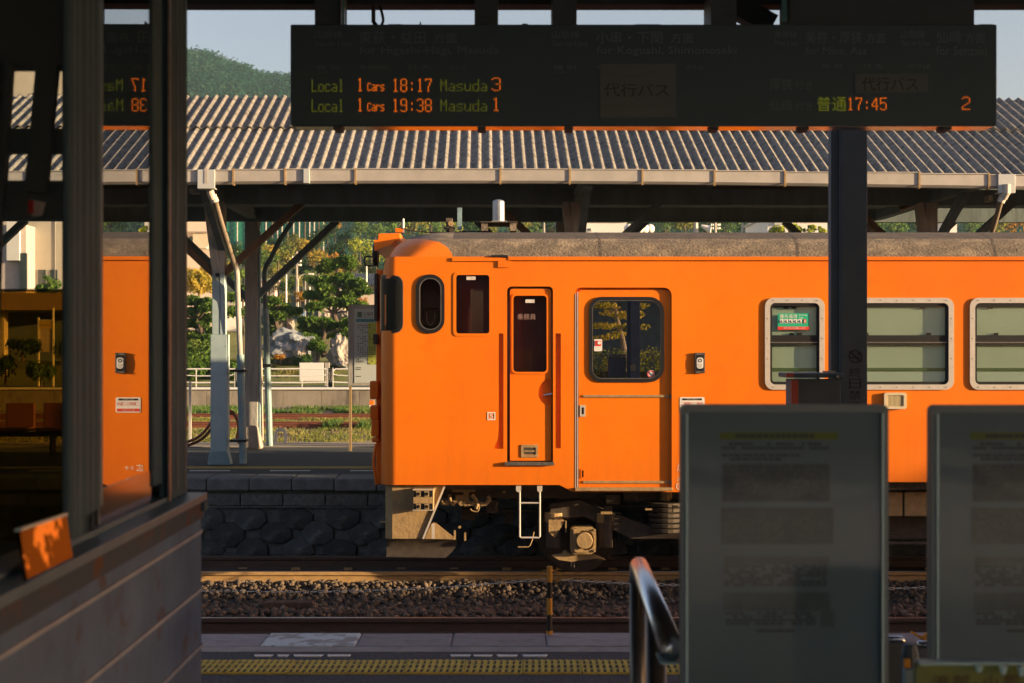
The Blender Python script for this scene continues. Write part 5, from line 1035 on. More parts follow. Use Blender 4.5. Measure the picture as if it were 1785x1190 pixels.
for i, (px, k) in enumerate(band):
    near = 'behind the antenna' if px < 740 else 'behind the horn' if px < 830 else 'behind the exhaust stack' if px < 950 else 'around the middle column' if px < 1100 else 'right of the white tanks' if px < 1280 else 'left of the red-lettered roof sign' if px < 1400 else 'seen under the canopy at the right'
    l = KN[k] + ' over the railcar, ' + near; c = seen.get(l, 0); seen[l] = c + 1
    if c: l = ['second ', 'third ', 'fourth '][c - 1] + l
    tree(px, 390 + (i % 3) * 3, 170 + (i % 4) * 12, 26, k, l, 'trees above the railcar roof', n=22, per=24, leaf=.30)
for px, w in ((1355, 24), (1385, 24), (1412, 22), (1432, 16)): tree(px, 402, 84, w * .55, 'lime', 'bright yellow-green treetop below the red-lettered roof sign, ' + {1355: 'leftmost', 1385: 'second', 1412: 'third', 1432: 'rightmost'}[px] + ' of four', 'bright treetops under the roof sign', n=12, per=30, leaf=.16)
# far wood on the hill
rng = np.random.default_rng(11); cs = []; rs = []
def wood(px0, px1, d0, d1, n, rmin, rmax):
    for _ in range(n):
        d = math.sqrt(rng.uniform(d0 * d0, d1 * d1)); x = X(rng.uniform(px0, px1), d); r = rng.uniform(rmin, rmax); cs.append((x, d, land(x, d) + r * .55)); rs.append((r, r, r * rng.uniform(.75, 1.15)))
wood(270, 540, 300, 655, 2600, 1.5, 4.4); wood(540, 1900, 225, 420, 1300, 2.4, 4.2); wood(330, 560, 205, 300, 260, 2.2, 3.6); wood(-200, 330, 300, 640, 300, 4, 6)
LM['far'] = leaf_mat('far_wood_leaves', [(.004, .026, .024), (.010, .048, .038), (.022, .070, .048), (.05, .09, .05)], scale=.07)
quads_obj('wood', leaf_cloud(cs, rs, 62, .95, 5), LM['far'], kind='stuff')
# green ball-court netting on tall posts
dn = 205; nt_ = thing('net_fence', 'tall green sports netting hung between pale posts on the slope', 'netting', (X(480, dn), dn, land(X(480, dn), dn)))
gm = bpy.data.materials.new('green_net'); gm.use_nodes = True; q = gm.node_tree; q.nodes.remove(q.nodes['Principled BSDF']); a = q.nodes.new('ShaderNodeBsdfDiffuse'); a.inputs[0].default_value = (.03, .30, .20, 1); b = q.nodes.new('ShaderNodeBsdfTransparent'); c = q.nodes.new('ShaderNodeMixShader'); c.inputs[0].default_value = .42
q.links.new(a.outputs[0], c.inputs[2]); q.links.new(b.outputs[0], c.inputs[1]); q.links.new(c.outputs[0], q.nodes['Material Output'].inputs[0])
nps = [372, 388, 414, 438, 452, 464, 475, 484, 492, 502, 512, 522, 532, 540, 548, 556, 564]
for a, b in zip(nps, nps[1:]): MB().box(X(a, dn), X(b, dn), dn, dn + .05, Z(438 - (b - 372) * .05, dn), Z(355, dn)).build('net_panel', gm, nt_)
for i, a in enumerate(nps): MB().tube([(X(a, dn), dn - .2, Z(440, dn)), (X(a, dn), dn - .2, Z(352, dn))], .10, 6).build('net_post', M['gutter'] if i % 3 else M['woodstrut'], nt_)
# poles and lamps
def pole(px, y0, y1, d, r, label, m=M['concrete'], arms=()):
    t = thing('utility_pole', label, 'pole', (X(px, d), d, Z(y1, d))); MB().tube([(X(px, d), d, Z(y1, d)), (X(px, d), d, Z(y0, d))], [r, r * .7], 8).build('shaft', m, t)
    for y in arms:
        MB().box(X(px - 8, d), X(px + 8, d), d - .05, d + .05, Z(y + .8, d), Z(y - .4, d)).build('crossarm', M['gutter'], t)
        ins = MB()
        for o in (-7, -4, 4, 7): ins.tube([(X(px + o, d), d, Z(y, d)), (X(px + o, d), d, Z(y - 3, d))], .07, 6)
        ins.build('insulator', M['white'], t)
    return t
pole(517, 438, 545, 96, .11, 'concrete utility pole with white insulators on three crossarms', arms=(449, 456, 463)); pole(485, 455, 540, 100, .07, 'thin bare pole left of the utility pole with insulators', M['woodstrut']); pole(499, 478, 545, 88, .06, 'short pale pole between the bare pole and the insulator pole', M['white'])
pole(532, 490, 560, 85, .05, 'thin grey pole just right of the insulator pole'); pole(540, 500, 540, 86, .06, 'short white pole under the street lamp', M['white']); pole(478, 490, 530, 90, .04, 'slim brownish pole beside the grey column', M['woodstrut']); pole(639, 462, 500, 92, .06, 'pale pole over the tiled house roof', M['white'])
pole(948, 388, 420, 110, .12, 'short weathered pole left of the middle column, over the railcar roof'); pole(1213, 384, 420, 110, .22, 'thick pale concrete pole over the railcar roof, right of the white tanks', M['pipepale']); pole(1294, 384, 420, 110, .10, 'thin pale pole over the railcar roof near the tall column', M['pipepale'])
pole(1247, 380, 420, 100, .10, 'pole crowded with white insulators over the railcar roof', M['gutter'], arms=(387, 393, 399))
sl_ = thing('street_lamp', 'curved-arm street lamp beside the utility pole', 'street lamp', (X(519, 94), 94, Z(545, 94)))
MB().tube([(X(519.5, 94), 94, Z(545, 94)), (X(519.5, 94), 94, Z(490, 94))] , .05, 6).tube(smooth_path([W(519.5, 492, 94), W(521, 484, 94), W(528, 478.5, 94), W(541, 477, 94)], 4), .04, 6).build('lamp_arm', M['pipepale'], sl_); MB().bar(W(538, 477, 94), W(547, 477.5, 94), .2, .10).build('lamp_head', M['white'], sl_)
s2 = thing('road_sign', 'small round blue sign on a thin post among the garden trees', 'road sign', (X(529, 75), 75, Z(575, 75))); MB().tube([W(529, 575, 75), W(529, 540, 75)], .03, 6).build('post', M['gutter'], s2); MB().disc((X(529, 74.95), Z(546, 74.95)), .12, 74.9, 74.93, 14).build('sign_disc', mat('sign_blue', (.20, .33, .55), rough=.5), s2)
dl = 80; o = thing('loudspeaker_pole', 'white horn loudspeaker on a bracket over the railcar roof', 'loudspeaker', (X(1231, dl), dl, 5)); MB().tube([W(1238, 405, dl), W(1238, 392, dl)], .05, 8).build('stand', M['white'], o); MB().tube([W(1222, 393, dl), W(1233, 398, dl), W(1238, 399, dl)], [.06, .18, .24], 14).build('horn', M['white'], o)
# wires
wr = MB()
for y, e in ((449, 470), (456, 477)): wr.tube(smooth_path([W(300, y - 14, 97), W(420, y + 1, 96), W(517, y - 2, 96), W(620, y + 6, 96), W(720, e - 20, 96)], 4), .018, 4)
wr.build('overhead_wires', M['rubber'], None, loc=W(517, 450, 96), label='thin overhead wires crossing at the utility pole with insulators', cat='wires')
# houses
M['plaster'] = mat('pale_plaster', (.55, .47, .43), (.50, .43, .39), scale=1.5, rough=.9); M['plaster2'] = mat('cream_plaster', (.52, .47, .38), (.46, .41, .33), scale=1.2, rough=.9); M['winglass'] = mat('far_window_glass', (.03, .045, .05), rough=.15, spec=.8)
M['tileroof'] = mat('grey_roof_tiles', (.10, .12, .15), (.07, .085, .11), scale=8, rough=.6)
dh = 96; ho_ = thing('tiled_house', 'house with blue-grey tiled roof and pale wall beside the railcar nose', 'house', (X(640, dh), dh, land(X(640, dh), dh)))
MB().box(X(606, dh), X(700, dh), dh + .3, dh + 5, land(X(640, dh), dh) - .5, Z(494, dh)).build('wall', M['plaster'], ho_); rf = MB().prism([(dh - .3, Z(497, dh)), (dh + 2.6, Z(477, dh + 2.6)), (dh + 5.5, Z(497, dh))], X(602, dh), X(702, dh), axis='x').build('roof', M['tileroof'], ho_)
for k in range(26): x = X(603 + k * 3.9, dh); MB().bar((x, dh - .33, Z(496.6, dh)), (x, dh + 2.6, Z(476.6, dh + 2.6)), .05, .06).build('roof_tile_row', M['tileroof'], rf)
MB().box(X(629, dh), X(635, dh), dh - .8, dh + .3, Z(500, dh), Z(486, dh)).build('chimney', M['white'], ho_); MB().box(X(640, dh), X(652, dh), dh + .22, dh + .31, Z(512, dh), Z(503, dh)).build('window', M['winglass'], ho_)
def block(name, px0, px1, py_top, d, dep, label, m, wins_=(), cat='building', extra=None):
    x0, x1 = X(px0, d), X(px1, d); g = land((x0 + x1) / 2, d) - 1; b = thing(name, label, cat, ((x0 + x1) / 2, d, g)); MB().box(x0, x1, d, d + dep, g, Z(py_top, d)).build('wall', m, b)
    MB().box(x0 - .15, x1 + .15, d - .15, d + dep + .15, Z(py_top, d), Z(py_top, d) + .2).build('roof', M['gutter'], b)
    for (a, c, e, f_) in wins_:
        w = MB().box(X(a, d), X(c, d), d - .04, d - .003, Z(f_, d), Z(e, d)).build('window', M['winglass'], b); MB().box(X(a, d) - .06, X(c, d) + .06, d - .12, d - .045, Z(f_, d) - .08, Z(f_, d)).build('sill', M['gutter'], w)
    return b
pb = block('apartment_block', 200, 372, 368, 84, 1.5, 'pinkish plastered building with a tan balcony recess at the far left', M['plaster'], [(330, 336, 412, 432)])
MB().box(X(337, 84), X(364, 84), 83.9, 83.99, Z(432, 84), Z(406, 84)).build('balcony_recess', M['plaster2'], pb); MB().box(X(337, 84), X(364, 84), 83.3, 83.88, Z(434, 84), Z(431, 84)).build('balcony_slab', M['plaster'], pb); MB().box(X(326, 84), X(376, 84), 83.7, 83.9, Z(404.5, 84), Z(403, 84)).build('ledge', M['gutter'], pb)
block('small_house', 452, 478, 490, 102, 1.5, 'small pinkish house end between the grey column and the thin poles', M['plaster'], [(458, 464, 500, 507)], cat='house'); block('white_house', 394, 416, 532, 82, 1.2, 'small white house end between the two columns', M['white'], [(400, 405, 540, 546)], cat='house')
block('pale_shed', 555, 600, 498, 110, 6, 'pale low house mostly hidden by the tall pine', M['plaster2'], [(585, 592, 505, 512)], cat='house')
block('white_hall', 1019, 1092, 387, 120, 8, 'plain white flat-roofed building over the railcar roof, right of the middle column', M['white'], [(1024, 1030, 398, 402)]); block('blue_shed', 972, 988, 387, 118, 6, 'narrow pale blue building left of the middle column', M['gutterblue'], [(976, 980, 394, 399)])
for i, (px, r) in enumerate(((1096, 8.6), (1114, 8.8), (1122, 9.4), (1133, 8.2))):
    dk = 90 + i * .8; t = thing('round_tank', ['first from the left', 'second from the left, behind the third', 'third and largest', 'rightmost'][i] + ' of four white round tanks over the railcar roof', 'tank', (X(px, dk), dk, 5), group='white round tanks beyond the railcar')
    MB().blob((X(px, dk), dk, Z(398.5, dk)), (r / F * dk,) * 3, 1, 3, .0).build('tank_shell', M['white'], t, smooth=True); MB().box(X(px - 3, dk), X(px + 3, dk), dk - .1, dk + .1, Z(440, dk), Z(404, dk)).build('tank_leg', M['gutter'], t)
sb = block('shop_building', 1338, 1442, 378, 105, 10, 'white building with a red-lettered roof sign, seen above the railcar', M['white'], [(1344, 1350, 396, 402)])
fit_text('lettering', 'ホテル スカイ', 1381, 378, 1424, 389, 104.9, M['redink'], sb); MB().box(X(1349, 105), X(1368, 105), 104.8, 104.9, Z(392, 105), Z(384, 105)).build('grey_panel', M['gutterblue'], sb)
block('far_white_house', 1648, 1668, 386, 120, 6, 'small white house between the struts at the right', M['white'], [(1652, 1656, 392, 397)], cat='house')
# what shows at the far left, through the booth's end window
tbk = block('office_block', -420, 118, 40, 74, 12, 'tall cream office block at the far left, seen through the booth window', M['plaster2'], [(67, 80, 140, 161), (-20, 0, 140, 161), (67, 80, 470, 520), (88, 100, 470, 520)])
MB().box(X(96, 74), X(97, 74), 73.95, 73.999, Z(520, 74), Z(60, 74)).build('wall_joint', M['gutter'], tbk); MB().box(X(-100, 73), X(50, 73), 72.6, 73.99, Z(700, 73), Z(393, 73)).build('stair_tower', M['plaster'], tbk); MB().box(X(14, 72.5), X(36, 72.5), 72.3, 72.55, Z(454, 72.5), Z(385, 72.5)).build('wall_panel', M['white'], tbk); MB().box(X(36, 72.5), X(47, 72.5), 72.4, 72.58, Z(505, 72.5), Z(441, 72.5)).build('window', M['winglass'], tbk)
tree(86, 500, 68, 26, 'green', 'wispy green tree before the cream office block, seen through the booth window', n=18, per=40, leaf=.13)
pv = thing('pavilion', 'low brown pavilion with a deep eave, seen through the amber booth window', 'building', (X(50, 63), 63, 0)); MB().box(X(-300, 63), X(150, 63), 62, 68, Z(541, 63), Z(512, 63)).build('roof', mat('pavilion_brown', (.33, .24, .14), (.28, .2, .12), scale=2, rough=.8), pv)
MB().box(X(-300, 63), X(150, 63), 67.5, 67.8, -.2, Z(541, 63)).build('back_wall', M['timber'], pv); MB().box(X(-10, 63), X(14, 63), 62.5, 63, -.2, Z(541, 63)).build('post', M['plaster2'], pv)
nb = thing('notice_board', 'yellow-framed notice board on two posts, seen through the amber booth window', 'notice board', (X(80, 60.5), 60.5, -.1)); 
for a in (67.5, 93): MB().box(X(a - 1.2, 60.5), X(a + 1.2, 60.5), 60.45, 60.55, -.1, Z(553 if a < 80 else 536, 60.5)).build('post', M['lane'], nb)
MB().box(X(69, 60.5), X(91, 60.5), 60.48, 60.52, Z(613, 60.5), Z(573, 60.5)).build('board_panel', M['plaster'], nb); MB().box(X(69, 60.5), X(91, 60.5), 60.46, 60.52, Z(572.5, 60.5), Z(560, 60.5)).build('board_heading', mat('board_yellow', (.62, .45, .08), rough=.5), nb); MB().box(X(67, 60.5), X(94, 60.5), 60.44, 60.54, Z(559, 60.5), Z(557, 60.5)).build('top_bar', M['lane'], nb)
fit_text('lettering', 'のりば', 71, 563, 89, 569, 60.44, M['ink'], nb)
for i, (px, py, w, h) in enumerate(((40, 605, 60, 34), (72, 648, 50, 40), (10, 640, 40, 46), (108, 606, 34, 40))): bush(px, py, 59.5, w, h, 'hedge' if i % 2 else 'dark', ['low dark hedge left of the yellow notice board', 'round bush below the yellow notice board', 'bush at the picture edge behind the booth window', 'dark bush right of the yellow notice board'][i], leaf=.1, n=1400)
be = thing('platform_bench', 'row of red-brown seats on the island platform, seen through the booth window', 'bench', (X(40, 21.5), 21.5, 0))
for k in range(-3, 2): x = X(28 + k * 66, 21.5); MB().box(x - .22, x + .22, 21.3, 21.7, .36, .42).box(x - .22, x + .22, 21.68, 21.74, .36, .78).build('seat', mat('seat_plastic_red', (.16, .055, .03), rough=.5) if k == -3 else bpy.data.materials['seat_plastic_red'], be, bevel=.02)
MB().box(X(-170, 21.5), X(130, 21.5), 21.45, 21.55, .28, .35).box(X(-120, 21.5), X(-116, 21.5), 21.4, 21.6, 0, .28).box(X(90, 21.5), X(94, 21.5), 21.4, 21.6, 0, .28).build('bench_frame', M['underdark'], be)
# behind the camera: what the door pane mirrors, and the station roofs that keep the low sun off the near platform
mt = thing('forecourt_tree', 'small leaning tree behind the hedge, mirrored in the railcar door pane', 'tree', (3.15, -12, 0)); rr = random.Random(5); cs = []; rs = []
for i in range(26): cs.append((3.05 + rr.uniform(-.7, .75), -12 + rr.uniform(-.6, .6), rr.choice((1.9, 2.25, 2.55, 2.85, 3.2)) + rr.uniform(-.08, .08))); rs.append((.32, .3, .09))
quads_obj('crown', leaf_cloud(cs, rs, 70, .075, 8), LM['yellow'], mt); MB().tube(smooth_path([(3.3, -12, 0), (3.28, -12, 1.5), (3.1, -12, 2.3), (3.0, -12, 2.9)], 4), [.09] * 5 + [.07] * 4 + [.04] * 4, 8).build('trunk', mat('pale_bark', (.34, .26, .18), (.25, .19, .13), scale=6, rough=.9), mt)
hd = thing('forecourt_hedge', 'clipped hedge behind the camera, mirrored in the railcar door pane', 'hedge', (3.5, -11.5, 0)); quads_obj('foliage', leaf_cloud([(x * .5, -11.5 + rr.uniform(-.1, .1), 1.05) for x in range(0, 16)], [(.45, .4, .58)] * 16, 420, .06, 9), LM['olive'], hd); MB().box(0, 8, -11.7, -11.3, 0, .9).build('stems', M['bark'], hd)
fh = thing('forecourt_building', 'dark timber building across the forecourt, behind the camera', 'building', (-7, -20, 0)); MB().box(-1, 10, -26, -20, 0, 3.8).build('wall', M['nearwood'], fh); MB().prism([(-27, 3.8), (-19, 3.8), (-23, 5)], -1.5, 10.5, axis='x').build('roof', M['tileroof'], fh)

structure('bounce_pavement', MB().box(-60, 60, -60, -3, -.3, .004), mat('bounce_paving', (.5, .47, .43), (.42, .4, .37), scale=1.5, rough=.9))  # added out of view, pale to bounce light up under the shelter roof

hz = bpy.data.materials.new('haze_air'); hz.use_nodes = True; hn_ = hz.node_tree; hn_.nodes.remove(hn_.nodes['Principled BSDF']); pv_ = hn_.nodes.new('ShaderNodeVolumePrincipled'); pv_.inputs['Color'].default_value = (.5, .82, 1.0, 1); pv_.inputs['Density'].default_value = HAZE; hn_.links.new(pv_.outputs[0], hn_.nodes['Material Output'].inputs['Volume'])
MB().box(-430, 430, -120, 800, -3.3, 190).build('haze', hz, None, kind='stuff')
# ------------------------------------------------------------------ near side: shelter roof, departures board, column
DS = 6.0
M['signink'] = mat('notice_ink', (.06, .08, .09), rough=.7)
ns_ = thing('shelter_roof', 'dark timber shelter roof with reddish rafters over the near platform', 'roof', (0, 6.2, 0))
zb = Z(12, 6.3)
MB().box(-8, 42, 6.25, 6.36, zb, zb + .14).build('edge_beam', M['nearwood'], ns_); MB().box(-8, 42, -3, 6.40, zb + .30, zb + .36).build('roof_deck', M['nearwood'], ns_)
for k in range(-26, 25): MB().box(k * .30 - .025, k * .30 + .025, 2.5, 6.38, zb + .215, zb + .298).build('rafter', M['reddish'], ns_)
MB().box(-8, 60, 6.20, 6.40, zb + .2, 4.25).build('shade_fascia', M['nearwood'], ns_)  # upper part unseen, raised to keep sun off the ballast before the rail
MB().prism([(37.1, 4.255), (39.8, 5.45), (59.9, 5.45), (59.9, 4.255)], 6.21, 6.39).build('shade_gable', M['nearwood'], ns_)  # unseen sloped panel, added to shade the rail and car bottom at right
MB().box(-8, 42, 4.2, 4.34, zb + .02, zb + .21).build('cross_beam', M['nearwood'], ns_); MB().bar((X(1275, 6.3), 6.3, Z(8, 6.3)), (X(1345, 6.3), 6.3, Z(46, 6.3)), .09, .09, up=(0, 1, 0)).build('knee_brace', M['nearwood'], ns_)
MB().bar((-.9, 4.6, zb + .05), (-3, 6.3, zb + .05), .1, .12).build('rafter', M['nearwood'], ns_)
# departures board
sgn = thing('departures_board', 'wide black electronic departures board hanging under the shelter roof, orange and olive lettering', 'departure board', (X(1121, DS), DS, Z(218, DS)))
body = MB().box(X(506, DS), X(1738, DS), DS, DS + .12, Z(218.5, DS), Z(42, DS)).build('casing', M['signblack'], sgn, bevel=.006)
MB().box(X(512, DS), X(1732, DS), DS + .006, DS + .114, Z(218.5, DS) - .0035, Z(218.5, DS) - .0008).build('underside_rail', M['signunder'], sgn)
for p in (588, 839, 992, 1246, 1403, 1652): MB().box(X(p - 7, DS), X(p + 7, DS), DS + .0, DS + .11, Z(218.5, DS) - .016, Z(218.5, DS) - .004).build('clamp', M['nearsteel'], sgn)
for (a, b) in ((553, 598), (828, 868), (962, 1004), (1235, 1279), (1370, 1688)): MB().box(X(a, DS + .1), X(b, DS + .1), DS + .02, DS + .25, Z(42, DS) - .002, zb + .1).build('hanger', M['nearsteel'], sgn, bevel=.003)
MB().box(X(597, DS), X(600.5, DS), DS - .01, DS + .02, Z(42, DS), Z(0, DS)).build('bright_bracket', mat('blue_grey_bracket', (.10, .28, .33), rough=.4), sgn)
MB().box(X(1362, DS), X(1371, DS), DS - .01, DS + .02, Z(38, DS), Z(-5, DS)).build('bright_bracket', bpy.data.materials['blue_grey_bracket'], sgn)
MB().tube([(X(649, DS), DS + .05, Z(5, DS)), (X(649, DS), DS + .05, Z(33, DS)), (X(656, DS), DS + .05, Z(42, DS))], .009, 8).tube(smooth_path([(X(660, DS), DS + .05, Z(5, DS)), (X(664, DS), DS + .05, Z(18, DS)), (X(666, DS), DS + .05, Z(32, DS)), (X(661, DS), DS + .05, Z(42, DS))], 4), .006, 8).build('cable', M['rubber'], sgn)
tp = MB(); 
for p, w, h in ((688, 12, 2.2), (712, 20, 1.6), (732, 1, 6), (549, 1, 6), (915, 5, 3), (1130, 22, 2), (1290, 10, 1.5), (1340, 10, 3), (1698, 3, 3), (1722, 12, 2)): tp.box(X(p - w, DS), X(p + w, DS), DS + .02, DS + .06, Z(42, DS) - .002, Z(42 - h, DS))
tp.build('top_fittings', M['nearsteel'], sgn)
DT = DS - .003
def st(s, a, b, c, d_, m='signprint'): fit_text('lettering', s, a, b, c, d_, DT, M[m], sgn)
for (x, s2, w2, e, w3) in ((549, '東萩・益田', (626, 742), 'for Higashi-Hagi, Masuda', (627, 869)), (962, '小串・下関', (1039, 1155), 'for Kogushi, Shimonoseki', (1040, 1284))):
    st('山陰線', x, 54, x + 48, 66); st('San-in Line', x + 1, 71, x + 63, 80); st(s2, w2[0], 54, w2[1], 76); st('方面', w2[1] + 14, 57, w2[1] + 54, 75); st(e, w3[0], 80, w3[1], 98)
st('美祢線', 1350, 54, 1389, 66); st('Mine Line', 1350, 70, 1390, 79); st('美祢・厚狭', 1404, 54, 1502, 76); st('方面', 1510, 57, 1543, 75); st('for Mine, Asa', 1404, 81, 1511, 97)
st('山陰線', 1571, 52, 1612, 66); st('San-in Line', 1571, 70, 1620, 79); st('仙崎', 1632, 53, 1675, 75); st('方面', 1682, 57, 1717, 75); st('for Senzaki', 1632, 80, 1720, 96)
for x in (551, 964): st('種 別', x, 113, x + 40, 121); st('Train', x + 2, 123, x + 22, 127); st('発車時刻', x + 76, 113, x + 124, 121); st('行 先', x + 160, 113, x + 200, 121); st('のりば', x + 232, 113, x + 262, 121)
st('発 時', 1432, 111, 1470, 119); st('行 先', 1504, 111, 1540, 119); st('のりば', 1584, 111, 1622, 119)
st('厚狭', 1342, 136, 1381, 157); st('行き', 1386, 140, 1416, 156); st('仙崎', 1342, 173, 1381, 193); st('行き', 1386, 177, 1416, 192)
for (a, b, c, d_, s, q) in ((1046, 111, 1178, 205, '代行バス', (1053, 145, 1166, 168)), (1490, 128, 1617, 162, '代行バス', (1502, 134, 1600, 158))):
    plate('paper_notice', [(X(x_, DS), Z(y_, DS)) for x_, y_ in ((a, b + 1), (c, b), (c + 1, d_ - 1), ((a + c) / 2, d_), (a, d_))], [], DS - .004, DS - .0015, M['signpaper'], sgn)
    fit_text('lettering', s, *q, DS - .0055, M['signink'], sgn)
GL = {'1': ["..#..", ".##..", "..#..", "..#..", "..#..", "..#..", "..#..", "..#..", "..#..", "..#..", ".###."], '2': [".###.", "#...#", "....#", "....#", "....#", "...#.", "..#..", ".#...", "#....", "#....", "#####"], '3': [".###.", "#...#", "....#", "....#", "....#", "..##.", "....#", "....#", "....#", "#...#", ".###."],
      '4': ["...#.", "..##.", "..##.", ".#.#.", ".#.#.", "#..#.", "#..#.", "#####", "...#.", "...#.", "...#."], '5': ["#####", "#....", "#....", "#....", "####.", "#...#", "....#", "....#", "....#", "#...#", ".###."], '7': ["#####", "#...#", "....#", "...#.", "...#.", "...#.", "..#..", "..#..", "..#..", "..#..", "..#.."],
      '8': [".###.", "#...#", "#...#", "#...#", "#...#", ".###.", "#...#", "#...#", "#...#", "#...#", ".###."], '9': [".###.", "#...#", "#...#", "#...#", "#...#", ".####", "....#", "....#", "....#", "#...#", ".###."], ':': [".....", ".....", ".....", "..#..", "..#..", ".....", ".....", ".....", "..#..", "..#..", "....."],
      'L': ["#....", "#....", "#....", "#....", "#....", "#....", "#....", "#....", "#....", "#....", "#####"], 'o': [".....", ".....", ".....", ".....", ".###.", "#...#", "#...#", "#...#", "#...#", "#...#", ".###."], 'c': [".....", ".....", ".....", ".....", ".###.", "#...#", "#....", "#....", "#....", "#...#", ".###."],
      'a': [".....", ".....", ".....", ".....", ".###.", "....#", "....#", ".####", "#...#", "#...#", ".####"], 'l': [".##..", "..#..", "..#..", "..#..", "..#..", "..#..", "..#..", "..#..", "..#..", "..#..", ".###."], 'C': [".....", ".....", ".###.", "#...#", "#....", "#....", "#....", "#....", "#....", "#...#", ".###."],
      'r': [".....", ".....", ".....", ".....", "#.##.", "##..#", "#....", "#....", "#....", "#....", "#...."], 's': [".....", ".....", ".....", ".....", ".####", "#....", "#....", ".###.", "....#", "....#", "####."], 'M': ["#...#", "#...#", "##.##", "##.##", "#.#.#", "#.#.#", "#...#", "#...#", "#...#", "#...#", "#...#"],
      'u': [".....", ".....", ".....", ".....", "#...#", "#...#", "#...#", "#...#", "#...#", "#..##", ".##.#"], 'd': ["....#", "....#", "....#", "....#", ".####", "#...#", "#...#", "#...#", "#...#", "#...#", ".####"]}
def led(s, x0, x1, y0, y1, m, gap=1):
    n = len(s); cw = (x1 - x0) / (n * 5 + (n - 1) * gap); ch = (y1 - y0) / 11; b = MB()
    for k, ch_ in enumerate(s):
        for r, row in enumerate(GL[ch_]):
            for c, v in enumerate(row):
                if v == '#':
                    xx = x0 + (k * (5 + gap) + c) * cw; yy = y0 + r * ch; n0 = len(b.v); wf = min(.85, 1.45 / cw)
                    b.v += [(X(xx, DT), DT - .001, Z(yy + ch * .86, DT)), (X(xx + cw * wf, DT), DT - .001, Z(yy + ch * .86, DT)), (X(xx + cw * wf, DT), DT - .001, Z(yy, DT)), (X(xx, DT), DT - .001, Z(yy, DT))]; b.f.append((n0, n0 + 1, n0 + 2, n0 + 3))
    b.build('led_text', M[m], sgn)
for (y, t, p) in ((137, '18:17', '3'), (172, '19:38', '1')):
    led('Local', 543.5, 599.5, y + 1, y + 23, 'led_green', 1); led('1', 623, 633, y - 1, y + 22, 'led_orange'); led('Cars', 640.5, 670, y + 4, y + 21.5, 'led_orange'); led(t, 684, 753, y, y + 23, 'led_orange'); led('Masuda', 768, 849.5, y + 1, y + 22, 'led_green'); led(p, 857.5, 874, y - 2, y + 21.5, 'led_orange')
fit_text('led_text', '普通', 1424, 168, 1475.5, 193.5, DT - .001, M['led_green'], sgn); led('17:45', 1477, 1546, 170, 192, 'led_orange'); led('2', 1677, 1692, 168.5, 191.5, 'led_orange')
# column holding the shelter
DC = 7.8
cl_ = thing('shelter_column', 'dark square column with a no-smoking notice, in front of the railcar windows', 'column', (X(1488, DC), DC, 0))
MB().box(X(1466, DC), X(1512, DC), DC, DC + .14, 0, 3.75).build('shaft', M['nearsteel'], cl_, bevel=.004); MB().box(X(1450, DC), X(1464.5, DC), DC + .02, DC + .09, 0, 3.75).build('cable_duct', M['nearsteel'], cl_, bevel=.002); MB().box(X(1464.7, DC), X(1465.8, DC), DC + .01, DC + .03, 0, 3.7).build('duct_edge', M['gutter'], cl_)
plate('smoking_ban_ring', [(X(1491, DC) + .037 * math.cos(k * math.pi / 14), Z(621, DC) + .037 * math.sin(k * math.pi / 14)) for k in range(28)], [[(X(1491, DC) + .031 * math.cos(k * math.pi / 14), Z(621, DC) + .031 * math.sin(k * math.pi / 14)) for k in range(28)]], DC - .003, DC - .001, M['ink'], cl_)
MB().bar((X(1481, DC), DC - .002, Z(612, DC)), (X(1501, DC), DC - .002, Z(631, DC)), .003, .007).bar((X(1482, DC), DC - .004, Z(623, DC)), (X(1497, DC), DC - .004, Z(623, DC)), .002, .006).tube(smooth_path([(X(1495, DC), DC - .003, Z(620, DC)), (X(1498, DC), DC - .003, Z(615, DC)), (X(1495, DC), DC - .003, Z(611, DC))], 3), .0025, 4).build('ban_symbol', M['ink'], cl_)
for i, ch_ in enumerate('終日禁煙'): fit_text('lettering', ch_, 1480, 640 + i * 20, 1501, 657 + i * 20, DC - .002, M['ink'], cl_)
pb2 = thing('post_box', 'dark box with a small red-edged roof fixed to the shelter column', 'box', (X(1420, 7.6), 7.6, Z(760, 7.6)))
MB().box(X(1379, 7.6), X(1463, 7.6), 7.57, 7.75, Z(760, 7.6), Z(661, 7.6)).build('box_body', M['nearsteel'], pb2, bevel=.003); MB().box(X(1370, 7.55), X(1468, 7.55), 7.51, 7.77, Z(658, 7.55), Z(650, 7.55)).build('box_roof', M['nearsteel'], pb2, bevel=.004)
MB().box(X(1379.5, 7.56), X(1392, 7.56), 7.562, 7.568, Z(760, 7.56), Z(662, 7.56)).build('red_edge', mat('salmon_red', (.42, .07, .04), rough=.35), pb2); MB().box(X(1370.5, 7.5), X(1384, 7.5), 7.5, 7.509, Z(657, 7.5), Z(650.5, 7.5)).build('red_lip', bpy.data.materials['salmon_red'], pb2)
MB().box(X(1441, 7.6), X(1456, 7.6), 7.58, 7.7, Z(650, 7.6), Z(646.5, 7.6)).disc((X(1459, 7.5), Z(656, 7.5)), .008, 7.48, 7.5, 8).build('box_hinge', M['steelworn'], pb2)
MB().box(X(1466, DC), X(1512, DC), 6.38, DC + .14, 3.62, 3.75).build('bracket_arm', M['nearsteel'], cl_)
